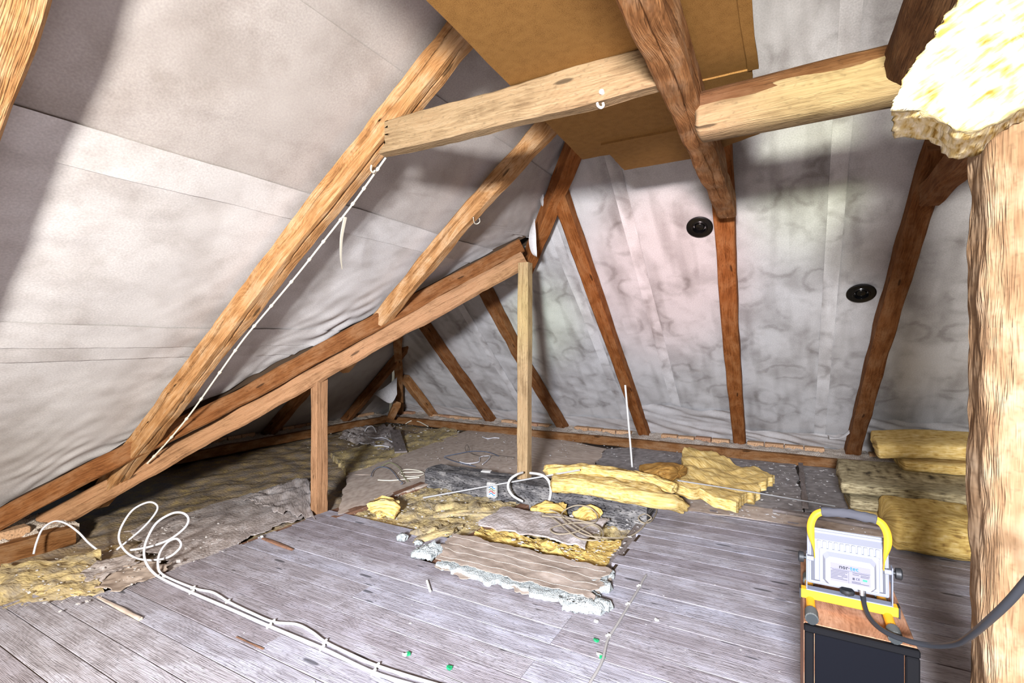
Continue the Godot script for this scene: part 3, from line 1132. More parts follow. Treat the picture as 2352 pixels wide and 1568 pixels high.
func floor_boards() -> void:
	var fl := structure("floor")
	var b := Mesher.new()
	b.box(Vector3(-7.6, -0.4, -8.3), Vector3(4.6, -0.2, 5.6))
	put("subfloor", b, M.floor_base, fl)
	var forced := {6: [-2.25, -1.05], 7: [-2.25], 3: [-2.27], 8: [-1.04], 9: [-1.04], 5: [0.2], 12: [0.17], 15: [0.17], 18: [1.4]}
	for n in range(-21, 25):
		var z0 := -1.085 - 0.1475 * n
		var z1 := z0 - 0.1475
		var spans := []
		var zc := (z0 + z1) / 2.0
		if z1 > -2.72:
			spans.append([-3.57 if n >= 2 else -3.94, 4.4])
		else:
			if zc > -3.12:
				spans.append([-3.57, -2.235])
			spans.append([-1.035, 4.4])
		for sp in spans:
			var cuts: Array = [sp[0] + rng.randf_range(-0.03, 0.03)]
			if forced.has(n):
				cuts.append_array(forced[n])
			elif rng.randf() < 0.5:
				cuts.append([-2.25, -1.04, 0.17, 1.38][rng.randi() % 4])
			cuts.append(sp[1])
			cuts = cuts.filter(func(c): return c >= cuts[0] - 0.001 and c <= sp[1] + 0.001)
			cuts.sort()
			for i in cuts.size() - 1:
				if cuts[i + 1] - cuts[i] < 0.15:
					continue
				var m := Mesher.new()
				var dy := rng.randf_range(-0.0022, 0.001)
				var zz1 := maxf(z1, -3.115) if sp[1] < -2.0 else z1
				m.box(Vector3(cuts[i] + 0.0012, -0.028 + dy, zz1 + 0.003), Vector3(cuts[i + 1] - 0.0018, dy, z0 - 0.003), 0.0006)
				m.shift_uv(Vector2(rng.randf() * 2.0, rng.randf() * 0.5))
				put("board", m, M.board[rng.randi() % 4], fl)
	# dirt packed in the joints between the boards
	for q in [[-3.55, 4.4, -2.703, 1.95], [-3.55, -2.24, -3.11, -2.7], [-1.03, 4.4, -4.76, -2.7]]:
		b = Mesher.new()
		b.box(Vector3(q[0], -0.027, q[2]), Vector3(q[1], -0.0045, q[3]))
		put("joint_dirt", b, M.dirt, fl)
	# the joists that show in the opening
	for j in [[-3.46, -4.2, -3.0, 0.0], [-2.235, -4.18, -2.6, -0.032], [-1.135, -4.2, -2.6, -0.032], [-3.66, -3.3, 1.0, -0.034]]:
		put("joist", timber([Vector3(j[0] + 0.05, j[3] - 0.08, j[1]), Vector3(j[0] + 0.05, j[3] - 0.08, j[2])], 0.1, 0.16, Vector3.UP, {"seed": j[0], "wob": 0.003}), M.grey_lath if j[0] > -2.0 else M.joist, fl)
	put("trimmer", timber([Vector3(-2.2, -0.115, -2.76), Vector3(-1.05, -0.115, -2.76)], 0.08, 0.16, Vector3.UP, {"seed": 3.3}), M.joist, fl)


func quad_sheet(c: Array, o := {}) -> Mesher:
	return sheet(c[0], c[1], c[2], c[3], o)


func underfloor() -> void:
	var fl: Node3D = get_node("floor")
	# loose wool and dust between the joists under the left side and in the wing
	var fill := put("dusty_fill", quad_sheet([Vector3(-7.0, -0.085, 1.9), Vector3(-3.44, -0.085, 1.9), Vector3(-3.44, -0.06, -7.3), Vector3(-7.0, -0.06, -7.3)], {"nu": 90, "nv": 220, "amp": 0.035, "freq": 1.6, "fine": 0.004, "skirt": -0.21, "seed": 4.0}), M.wool_dust, fl)
	fill.set_meta("kind", "stuff")
	# floor panels behind the heavy beam
	var panels := [
		[[Vector3(-3.423, 0, -3.058), Vector3(-3.334, 0, -4.239), Vector3(-4.246, 0, -5.351), Vector3(-4.417, 0, -4.104)], M.hard_board],
		[[Vector3(-4.345, 0, -4.037), Vector3(-2.63, 0, -4.946), Vector3(-3.932, 0, -7.394), Vector3(-4.768, 0, -7.025)], M.hard_board],
		[[Vector3(-2.637, -0.004, -4.959), Vector3(-1.983, -0.004, -5.198), Vector3(-2.254, -0.004, -6.79), Vector3(-3.917, -0.004, -7.428)], M.hard_board],
		[[Vector3(-1.936, -0.008, -5.009), Vector3(-0.939, -0.008, -5.049), Vector3(-1.405, -0.008, -7.553), Vector3(-2.26, -0.008, -6.808)], M.grey_board],
		[[Vector3(-1.1, -0.008, -4.664), Vector3(0.107, -0.008, -5.17), Vector3(0.057, -0.008, -7.43), Vector3(-1.387, -0.008, -7.459)], M.grey_board],
		[[Vector3(0.131, -0.012, -5.197), Vector3(1.454, -0.012, -5.703), Vector3(1.671, -0.012, -7.423), Vector3(0.092, -0.012, -7.469)], M.grey_board],
		[[Vector3(-1.013, 0.004, -4.628), Vector3(0.765, 0.004, -4.738), Vector3(0.766, 0.004, -5.097), Vector3(-0.932, 0.004, -5.009)], M.hard_board],
	]
	var i := 0
	for p in panels:
		put("floor_panel", quad_sheet(p[0], {"nu": 30, "nv": 20, "amp": 0.006, "freq": 2.0, "ragged": 0.03, "thick": 0.02, "seed": 5.0 + i}), p[1], fl)
		i += 1
	var b := Mesher.new()
	b.box(Vector3(-3.4, -0.2, -7.3), Vector3(3.4, -0.04, -4.4))
	put("subfloor_rear", b, M.floor_base, fl)
	# opened bays: flattened yellow wool
	single("wool_fill", quad_sheet([Vector3(-3.36, -0.045, -3.09), Vector3(-2.23, -0.06, -3.09), Vector3(-2.23, -0.045, -4.2), Vector3(-3.36, -0.03, -4.2)], {"nu": 60, "nv": 60, "amp": 0.025, "freq": 2.6, "fine": 0.005, "skirt": -0.2, "seed": 8.0}), M.wool_dirty, "flattened dusty yellow mineral wool filling the left opened floor bay", "insulation")
	single("wool_fill", quad_sheet([Vector3(-2.14, -0.12, -2.74), Vector3(-1.04, -0.12, -2.74), Vector3(-1.04, -0.1, -4.2), Vector3(-2.14, -0.1, -4.2)], {"nu": 60, "nv": 70, "amp": 0.05, "freq": 3.0, "fine": 0.016, "skirt": -0.2, "seed": 9.0}), M.wool_dirty, "torn yellow wool and grey dust in the right opened floor bay", "insulation")
	single("wool_slab", quad_sheet([Vector3(-1.412, -0.03, -3.233), Vector3(-1.086, -0.03, -3.208), Vector3(-1.119, -0.03, -3.744), Vector3(-1.425, -0.03, -3.641)], {"nu": 24, "nv": 24, "amp": 0.012, "freq": 4.0, "fine": 0.006, "ragged": 0.02, "thick": 0.09, "seed": 10.0}), M.wool_deep, "yellow wool slab with a clean cut front corner beside the bay edge", "insulation")
	single("wool_slab", quad_sheet([Vector3(-2.162, -0.02, -3.263), Vector3(-1.251, -0.02, -3.32), Vector3(-1.314, -0.02, -3.488), Vector3(-2.221, -0.02, -3.482)], {"nu": 30, "nv": 12, "amp": 0.03, "freq": 5.0, "fine": 0.012, "ragged": 0.03, "thick": 0.08, "seed": 11.0}), M.wool_deep, "strip of golden wool between the two brown paper mats", "insulation")
	single("wool_slab", quad_sheet([Vector3(-3.862, 0, -1.061), Vector3(-3.583, 0, -1.426), Vector3(-4.306, 0, -1.688), Vector3(-4.647, 0, -1.276)], {"nu": 40, "nv": 40, "amp": 0.035, "freq": 2.4, "fine": 0.006, "ragged": 0.03, "thick": 0.1, "seed": 12.0}), M.wool_dirty, "lumpy yellow brown wool slab in the lower left corner", "insulation")
	# heavy dark beam lying across behind the opening
	single("tie_beam", timber([Vector3(-3.37, 0.0, -4.34), Vector3(-1.04, 0.0, -4.34)], 0.31, 0.3, Vector3.UP, {"seed": 12.0, "wob": 0.012, "chamfer": 0.02, "step": 0.05, "cracks": [[0, 0.25, 0.006, 0.02], [0, -0.4, 0.004, 0.012], [1, 0.1, 0.005, 0.015]]}), M.black_beam, "heavy blackened old beam lying across the floor behind the opening", "beam")
	# paper mats
	mat_with_stitches()
	single("paper_mat", quad_sheet([Vector3(-2.204, 0.02, -3.456), Vector3(-1.271, 0.03, -3.373), Vector3(-1.315, 0.03, -3.962), Vector3(-2.226, 0.05, -3.81)], {"nu": 40, "nv": 30, "amp": 0.028, "freq": 2.2, "ragged": 0.05, "ragged_freq": 2.2, "thick": 0.012, "fine": 0.0, "seed": 14.0}), M.kraft_grey, "grey brown paper mat sagging over the opening under the cable coil", "mat")
	# torn paper left of the boards
	var sheets := [
		[[Vector3(-3.571, -0.025, -1.818), Vector3(-3.748, -0.025, -3.038), Vector3(-4.731, -0.025, -3.491), Vector3(-4.682, -0.025, -2.025)], M.kraft_grey, "large torn grey paper sheet between board ends and the left post", 0.012],
		[[Vector3(-3.536, 0.015, -1.418), Vector3(-3.537, 0.015, -1.78), Vector3(-3.83, 0.015, -1.798), Vector3(-3.888, 0.015, -1.501)], M.kraft, "small pale brown torn paper sheet beside the white cable ties", 0.025],
		[[Vector3(-3.745, 0.02, -1.424), Vector3(-3.797, 0.02, -1.667), Vector3(-4.017, 0.02, -1.844), Vector3(-4.115, 0.02, -1.565)], M.kraft_grey, "small grey crumpled paper piece next to the lumpy wool slab", 0.03],
		[[Vector3(-4.463, 0.01, -2.879), Vector3(-3.567, 0.01, -2.909), Vector3(-4.599, 0.01, -3.75), Vector3(-4.637, 0.01, -3.175)], M.kraft_grey, "torn grey paper sheet directly behind the left post foot", 0.03],
		[[Vector3(-6.135, 0, -5.524), Vector3(-4.748, 0, -5.226), Vector3(-6.143, 0, -6.761), Vector3(-6.961, 0, -6.467)], M.kraft_grey, "dusty grey paper heap in the wing near the corner", 0.05],
	]
	var k := 0
	for s in sheets:
		single("paper_sheet", quad_sheet(s[0], {"nu": 40, "nv": 30, "amp": s[3], "freq": 3.2, "ragged": 0.06, "ragged_freq": 5.0, "thick": 0.006, "fine": 0.0015, "seed": 20.0 + k}), s[1], s[2], "paper")
		k += 1
	single("wool_slab", quad_sheet([Vector3(-4.447, -0.01, -4.131), Vector3(-4.607, -0.01, -6.638), Vector3(-5.348, -0.01, -7.43), Vector3(-5.435, -0.01, -4.743)], {"nu": 50, "nv": 30, "amp": 0.03, "freq": 2.0, "fine": 0.005, "ragged": 0.04, "thick": 0.08, "seed": 31.0}), M.wool_dirty, "yellow brown wool layer in the corner of the wing", "insulation")


func mat_with_stitches() -> void:
	var c: Array = [Vector3(-2.057, 0.06, -2.662), Vector3(-0.982, 0.05, -2.698), Vector3(-1.008, 0.04, -3.126), Vector3(-2.224, 0.06, -3.09)]
	var t := thing("stitched_mat", (c[0] + c[2]) / 2.0 - Vector3(0, 0.06, 0), "brown paper faced wool mat with white stitching beside the opening", "mat")
	put("paper_face", quad_sheet(c, {"nu": 60, "nv": 26, "amp": 0.01, "freq": 3.0, "ragged": 0.035, "ragged_freq": 6.0, "thick": 0.004, "fine": 0.002, "seed": 15.0}), M.kraft, t)
	var low := []
	for q in c:
		low.append(q + Vector3(0, -0.016, 0))
	low[0] += Vector3(0.02, -0.01, 0.02)
	low[1] += Vector3(0.0, -0.01, 0.05)
	put("wool_filling", quad_sheet(low, {"nu": 80, "nv": 30, "amp": 0.01, "freq": 3.0, "fine": 0.005, "ragged": 0.05, "ragged_freq": 9.0, "thick": 0.03, "seed": 15.0}), M.fluff, t)
	var under := []
	for q in low:
		under.append(Vector3(q.x, 0.012, q.z))
	put("paper_backing", quad_sheet(under, {"nu": 60, "nv": 20, "amp": 0.006, "freq": 3.0, "ragged": 0.06, "ragged_freq": 7.0, "thick": 0.004, "seed": 17.0}), M.kraft, t)
	for s in [0.13, 0.36, 0.6, 0.83]:
		var pts := []
		for i in 33:
			var u := lerpf(0.02, 0.99, i / 32.0)
			var v: float = s + 0.02 * noise.get_noise_2d(u * 7.0, s * 40.0)
			var p: Vector3 = c[0].lerp(c[1], u).lerp(c[3].lerp(c[2], u), v)
			p.y += 0.01 * noise2.get_noise_2d(p.x * 3.0 + 15.0, p.z * 3.0) + 0.002 * noise.get_noise_2d(p.x * 18.0 + 15.0, p.z * 18.0) + 0.002
			pts.append(p)
		put("stitch_line", tube(pts, 0.0012, {"seg": 5, "sub": 2}), M.twine, t)
	# loose white wool spilling at the near corner
	for q in [[[Vector3(-1.012, 0, -2.651)], 0.1, 0.05], [[Vector3(-0.974, 0, -2.704)], 0.09, 0.04], [[Vector3(-1.077, 0, -2.685)], 0.08, 0.04], [[Vector3(-2.24, 0, -2.775)], 0.07, 0.05], [[Vector3(-2.232, 0, -2.838)], 0.06, 0.06], [[Vector3(-1.02, 0, -2.907)], 0.07, 0.04]]:
		var p: Vector3 = q[0][0]
		put("wool_tuft", soft([p + Vector3(-q[1], 0.012, 0.01), p + Vector3(0, 0.02, 0), p + Vector3(q[1], 0.012, -0.02)], 0.11, q[2], Vector3.UP, {"seed": p.x * 5.0, "rough": 0.03, "freq": 12.0, "square": 0.9, "step": 0.02, "seg": 20}), M.fluff, t)


# ---------------------------------------------------------------- timbers

func beam(called: String, pts: Array, w: float, h: float, up: Vector3, m: Material, label: String, o := {}, category := "beam", group := "") -> MeshInstance3D:
	return single(called, timber(pts, w, h, up, o), m, label, category, group)


func roof_timbers() -> void:
	var g := "rafters of the left slope"
	var two := [[0, 0.1, 0.005, 0.03], [3, 0.2, 0.003, 0.012]]
	# the left slope
	beam("rafter", [left_point(-4.9, -0.63, 0), left_point(0.1, -0.66, 0)], 0.13, 0.15, N_LEFT, M.rafter, "rafter cut by the upper left corner of the picture", {"seed": 1.0}, "rafter", g)
	beam("rafter", [Vector3(-5.034, 0.187, -1.977), Vector3(-2.89, 2.051, -2.132), Vector3(-1.509, 3.251, -2.278), Vector3(-1.217, 3.505, -2.307)], 0.125, 0.16, N_LEFT, M.rafter, "long nearest rafter with a deep crack crossing the white lining", {"seed": 2.0, "cut_start": 0.25, "cracks": [[0, 0.2, 0.009, 0.05], [3, 0.2, 0.005, 0.02]], "wob": 0.007, "step": 0.05, "h": 0.16}, "rafter", g)
	beam("rafter", [Vector3(-3.807, 1.254, -3.46), Vector3(-2.422, 2.458, -3.427), Vector3(-1.654, 3.125, -3.497), Vector3(-1.328, 3.409, -3.525)], 0.125, 0.15, N_LEFT, M.rafter, "shorter knotty rafter landing on the middle of the sloping valley beam", {"seed": 3.0, "cracks": [[0, 0.1, 0.007, 0.04]], "wob": 0.006, "step": 0.05, "chamfer": 0.02}, "rafter", g)
	# valley
	beam("valley_rafter", [Vector3(-5.12, 0.11, -1.22), Vector3(-4.58, 0.58, -1.88), Vector3(-4.05, 1.04, -2.61), Vector3(-3.44, 1.57, -3.27), Vector3(-2.4, 2.47, -4.5)], 0.11, 0.14, Vector3.UP, M.rafter_dark, "dark valley rafter along the lower edge of the white lining", {"seed": 4.0, "wob": 0.006, "step": 0.06}, "rafter")
	beam("valley_beam", [Vector3(-5.13, 0.06, -1.67), Vector3(-2.33, 2.315, -4.44)], 0.12, 0.16, Vector3.UP, M.pink_wood, "long reddish sloping valley beam resting on two posts", {"seed": 5.0, "wob": 0.008, "step": 0.06, "chamfer": 0.02, "cracks": [[0, 0.0, 0.003, 0.014], [2, 0.0, 0.003, 0.014]]})
	var hip := func(x: float) -> Vector3: return Vector3(x, K * (x - X_LEFT), x - 2.4)
	beam("hip_rafter", [hip.call(-2.58), hip.call(0.4)], 0.13, 0.19, (N_LEFT + N_RIGHT).normalized(), M.rafter_red, "dark reddish hip rafter rising behind the tall pale post", {"seed": 6.0, "wob": 0.006, "step": 0.08}, "rafter")
	# the far slope
	g = "rafters of the far stained slope"
	beam("rafter", [Vector3(-5.863, 0.009, -7.639), Vector3(-5.795, 0.87, -6.649)], 0.12, 0.14, N_RIGHT, M.rafter_worn, "short plaster spattered rafter next to the corner strut", {"seed": 7.0, "wob": 0.008}, "rafter", g)
	beam("rafter", [Vector3(-4.58, -0.004, -7.655), Vector3(-4.564, 1.901, -5.462)], 0.13, 0.15, N_RIGHT, M.rafter_dark, "far rafter second from the corner of the wing", {"seed": 8.0, "cracks": two}, "rafter", g)
	beam("rafter", [Vector3(-3.211, -0.007, -7.659), Vector3(-3.28, 1.186, -6.286), Vector3(-3.248, 2.387, -4.903)], 0.13, 0.15, N_RIGHT, M.rafter_dark, "bowed far rafter partly hidden behind the tall pale post", {"seed": 9.0, "cracks": two, "wob": 0.005}, "rafter", g)
	beam("rafter", [Vector3(-1.896, -0.028, -7.682), Vector3(-1.891, 1.725, -5.665), Vector3(-1.883, 2.926, -4.283)], 0.14, 0.15, N_RIGHT, M.rafter_red, "reddish far rafter leaning right behind the thin white rod", {"seed": 10.0, "cracks": two, "wob": 0.004}, "rafter", g)
	beam("rafter", [Vector3(-0.601, -0.046, -7.703), Vector3(-0.55, 1.611, -5.796), Vector3(-0.49, 2.602, -4.656), Vector3(-0.469, 3.122, -4.057)], 0.15, 0.15, N_RIGHT, M.rafter_red, "nearly upright orange brown far rafter beneath the collar beam", {"seed": 11.0, "wob": 0.004, "w_end": 0.17, "cracks": [[3, 0.1, 0.004, 0.02]]}, "rafter", g)
	beam("rafter", [Vector3(0.67, -0.037, -7.692), Vector3(0.783, 1.753, -5.633), Vector3(0.859, 2.595, -4.663), Vector3(0.895, 2.841, -4.381)], 0.15, 0.16, N_RIGHT, M.rafter_dark, "dark far rafter leaning right beside the insulation stack", {"seed": 12.0, "wob": 0.005}, "rafter", g)
	# the wing
	g = "dark rafters of the wing"
	beam("rafter", [Vector3(-7.048, -0.016, -6.366), Vector3(-5.7, 1.156, -6.273), Vector3(-5.115, 1.664, -6.174)], 0.12, 0.14, N_LEFT, M.rafter_dark, "dark wing rafter just left of the corner strut", {"seed": 13.0}, "rafter", g)
	beam("rafter", [Vector3(-7.015, 0.013, -4.838), Vector3(-6.222, 0.702, -4.877), Vector3(-5.59, 1.251, -4.879)], 0.12, 0.14, N_LEFT, M.rafter_dark, "dark wing rafter behind the left post under the valley beam", {"seed": 14.0}, "rafter", g)
	beam("hip_rafter", [Vector3(-6.66, 0.08, -7.5), Vector3(-5.36, 1.49, -5.98), Vector3(-4.3, 2.38, -4.92)], 0.13, 0.16, (N_LEFT + N_RIGHT).normalized(), M.rafter_worn, "upright looking corner strut where the wing slopes meet", {"seed": 15.0, "wob": 0.006}, "rafter")
	beam("wood_block", [Vector3(-6.197, 0.169, -6.741), Vector3(-5.965, 0.411, -6.641)], 0.13, 0.12, Vector3(1, 0, 1).normalized(), M.rafter_worn, "short sawn block stub at the foot of the corner strut", {"seed": 16.0}, "block")
	# posts
	beam("post", [Vector3(-3.7, -0.14, -3.1), Vector3(-3.7, 1.16, -3.1)], 0.075, 0.125, Vector3(0, 0, 1), M.pink_wood, "short post with white paint dabs under the valley beam", {"seed": 17.0, "chamfer": 0.004, "wob": 0.003, "cracks": [[0, 0.1, 0.002, 0.01]]}, "post")
	beam("post", [Vector3(-2.28, 0.145, -4.36), Vector3(-2.27, 2.27, -4.36)], 0.115, 0.1, Vector3(0, 0, 1), M.pale_post, "tall pale post standing on the blackened beam", {"seed": 18.0, "chamfer": 0.004, "wob": 0.003, "cracks": [[1, 0.1, 0.002, 0.01]]}, "post")
	# collars
	beam("collar_beam", [Vector3(-0.40, 2.64, 1.7), Vector3(-0.412, 2.63, -2.0), Vector3(-0.44, 2.585, -4.38)], 0.135, 0.175, Vector3.UP, M.rafter_worn, "knotty collar beam coming from overhead down the middle", {"seed": 19.0, "wob": 0.007, "step": 0.04, "chamfer": 0.016, "cracks": [[3, 0.1, 0.004, 0.02], [0, -0.2, 0.004, 0.015]]})
	beam("collar_plank", [Vector3(-2.03, 2.645, -2.14), Vector3(-0.485, 2.645, -2.14)], 0.08, 0.178, Vector3.UP, M.pale_wood, "wide grey brown plank from the nearest rafter to the collar beam", {"seed": 20.0, "cut_start": 0.2, "chamfer": 0.008, "wob": 0.006, "step": 0.05, "cracks": [[0, 0.2, 0.002, 0.008], [2, 0.2, 0.002, 0.008], [2, -0.55, 0.0015, 0.006]]}, "plank")
	var log := thing("cross_log", Vector3(0.2, 2.43, -2.44), "pale rounded log between the collar beam and the dark log", "beam")
	put("hewn_side", soft([Vector3(-0.35, 2.53, -2.45), Vector3(0.2, 2.53, -2.44), Vector3(0.8, 2.53, -2.44)], 0.2, 0.2, Vector3.UP, {"seed": 21.0, "square": 0.7, "rough": 0.008, "freq": 4.0, "stretch": 5.0, "seg": 40}), M.pale_wood, log)
	put("bark_side", soft([Vector3(-0.349, 2.575, -2.45), Vector3(0.2, 2.58, -2.442), Vector3(0.8, 2.575, -2.442)], 0.204, 0.12, Vector3.UP, {"seed": 29.0, "square": 0.6, "rough": 0.012, "freq": 5.0, "stretch": 5.0, "seg": 40}), M.log_dark, log)
	single("dark_log", soft([Vector3(0.385, 2.55, -2.36), Vector3(0.375, 2.56, -1.2), Vector3(0.37, 2.57, 1.6)], 0.15, 0.18, Vector3.UP, {"seed": 22.0, "square": 0.75, "rough": 0.014, "freq": 4.0, "stretch": 4.0, "seg": 36}), M.log_dark, "dark rough log with a rounded end above the cross log", "beam")
	beam("collar_beam", [Vector3(0.86, 2.53, -4.5), Vector3(0.9, 2.56, 1.28)], 0.12, 0.16, Vector3.UP, M.rafter_dark, "dark collar beam meeting the far right rafter behind the hewn post", {"seed": 23.0})


func ceiling_boards() -> void:
	var g := "particle boards overhead"
	var list := [
		[[Vector3(-1.03, 2.75, 1.2), Vector3(-0.46, 2.75, 1.2), Vector3(-0.5, 2.75, -3.23), Vector3(-1.232, 2.75, -3.21)], "large particle board sheet overhead left of the collar beam"],
		[[Vector3(-1.03, 2.737, -3.0), Vector3(-0.4, 2.737, -3.0), Vector3(-0.42, 2.737, -3.52), Vector3(-1.035, 2.737, -3.52)], "small darker particle board piece beyond the large sheet"],
		[[Vector3(-0.44, 2.75, 1.2), Vector3(-0.12, 2.75, 1.2), Vector3(-0.152, 2.75, -2.56), Vector3(-0.46, 2.75, -2.56)], "narrow particle board sheet overhead right of the collar beam"],
		[[Vector3(-0.42, 2.742, -2.5), Vector3(-0.15, 2.742, -2.5), Vector3(-0.156, 2.742, -3.3), Vector3(-0.42, 2.742, -3.44)], "short particle board end showing under the pale log"],
		[[Vector3(-0.152, 2.74, 1.2), Vector3(-0.112, 2.74, 1.2), Vector3(-0.122, 2.74, -2.5), Vector3(-0.165, 2.74, -2.5)], "thin board strip along the right sheet edge"],
	]
	for l in list:
		var c: Array = l[0]
		single("particle_board", sheet(c[0], c[1], c[2], c[3], {"nu": 12, "nv": 30, "amp": 0.004, "freq": 1.0, "ragged": 0.004, "thick": 0.014}), M.particle, l[1], "board", g)


func plates_and_bricks() -> void:
	beam("wall_plate", [Vector3(-6.75, 0.04, -7.12), Vector3(3.4, 0.04, -7.12)], 0.11, 0.12, Vector3.UP, M.plate, "long dusty wall plate at the foot of the far slope", {"seed": 24.0, "step": 0.1})
	beam("wall_plate", [Vector3(-6.66, 0.04, -7.06), Vector3(-6.66, 0.04, -2.0)], 0.11, 0.12, Vector3.UP, M.plate, "wall plate along the dark left side of the wing", {"seed": 25.0, "step": 0.1})
	beam("wall_plate", [Vector3(-4.88, 0.0, -1.75), Vector3(-4.88, 0.0, 1.4)], 0.13, 0.14, Vector3.UP, M.plate, "worn wall plate in the lower left corner under the valley beam", {"seed": 26.0, "step": 0.08, "wob": 0.01})
	var base := structure("wall_right_base")
	put("mortar_bed", sheet(Vector3(-6.9, 0.085, -7.16), Vector3(3.4, 0.085, -7.16), Vector3(3.4, 0.13, -7.6), Vector3(-6.9, 0.13, -7.6), {"nu": 220, "nv": 14, "amp": 0.03, "freq": 5.0, "fine": 0.008, "thick": 0.1}), M.plaster, base)
	var feet := [-6.1, -4.62, -3.22, -1.9, -0.6, 0.69]
	var x := -6.5
	while x < 2.2:
		var l := rng.randf_range(0.2, 0.25)
		var clear := true
		for f in feet:
			if absf(x + l / 2.0 - f) < 0.09 + l / 2.0:
				clear = false
		if clear:
			var b := Mesher.new()
			var dz := rng.randf_range(-0.015, 0.015)
			b.box(Vector3(x, 0.085, -7.53 + dz), Vector3(x + l - 0.012, 0.15 + rng.randf_range(-0.006, 0.008), -7.41 + dz), 0.006)
			put("brick", b, M.brick[rng.randi() % 4], base)
		x += l
	var wing := structure("wall_back_base")
	put("mortar_bed", sheet(Vector3(-6.72, 0.085, -7.3), Vector3(-6.72, 0.085, -2.2), Vector3(-7.2, 0.13, -2.2), Vector3(-7.2, 0.13, -7.3), {"nu": 130, "nv": 14, "amp": 0.03, "freq": 5.0, "fine": 0.008, "thick": 0.1}), M.plaster, wing)
	var z := -7.1
	while z < -2.6:
		var l := rng.randf_range(0.2, 0.25)
		if absf(z + l / 2.0 + 6.25) > 0.2 and absf(z + l / 2.0 + 4.85) > 0.2:
			var b := Mesher.new()
			b.box(Vector3(-7.06, 0.085, z), Vector3(-6.94 + rng.randf_range(-0.01, 0.01), 0.15, z + l - 0.012), 0.006)
			put("brick", b, M.brick[rng.randi() % 4], wing)
		z += l
	var near := structure("wall_left_base")
	put("mortar_bed", sheet(Vector3(-4.9, 0.07, -1.8), Vector3(-4.9, 0.07, 0.6), Vector3(-5.35, 0.11, 0.6), Vector3(-5.35, 0.11, -1.8), {"nu": 90, "nv": 14, "amp": 0.05, "freq": 5.0, "fine": 0.01, "thick": 0.12}), M.plaster, near)
	for q in [-1.52, -1.27, -1.02]:
		var b := Mesher.new()
		b.box(Vector3(-5.03, 0.065, q), Vector3(-4.915, 0.135, q + 0.23), 0.01)
		put("brick", b, M.brick[2], near)


func foreground_post() -> void:
	var t := soft([Vector3(0.535, -0.2, -1.73), Vector3(0.53, 1.2, -1.73), Vector3(0.53, 2.46, -1.73)], 0.21, 0.2, Vector3(0, 0, 1), {"seed": 41.0, "square": 0.5, "rough": 0.011, "freq": 6.0, "stretch": 2.6, "step": 0.014, "seg": 90})
	single("hewn_post", t, M.post, "rough hewn pale post at the right edge of the picture", "post")
	var w := thing("insulation_batt", [Vector3(0.323, 1.934, -1.437)][0], "bright pale yellow insulation piece hanging at the top of the hewn post", "insulation")
	put("batt_body", lump([Vector3(0.203, 2.018, -1.393), Vector3(0.208, 2.047, -1.396), Vector3(0.237, 2.108, -1.412), Vector3(0.278, 2.174, -1.435), Vector3(0.329, 2.264, -1.463), Vector3(0.406, 2.4, -1.506), Vector3(0.602, 2.41, -1.614), Vector3(0.602, 2.054, -1.614), Vector3(0.5, 2.034, -1.558), Vector3(0.44, 2.012, -1.524), Vector3(0.382, 1.979, -1.492), Vector3(0.334, 1.969, -1.465), Vector3(0.295, 2.003, -1.444), Vector3(0.248, 2.018, -1.418)], Vector3(0.16, 0, -0.987), 0.2, {"seed": 42.0, "rough": 0.013, "freq": 7.0}), M.wool_white, w)


# ---------------------------------------------------------------- insulation

func batt(called: String, pts: Array, w: float, h: float, m: Material, label: String, o := {}, up := Vector3.UP, group := "") -> MeshInstance3D:
	var opt := {"square": 0.28, "rough": 0.022, "freq": 6.0, "stretch": 3.0, "step": 0.03, "seg": 56}
	opt.merge(o, true)
	return single(called, soft(pts, w, h, up, opt), m, label, "insulation", group)


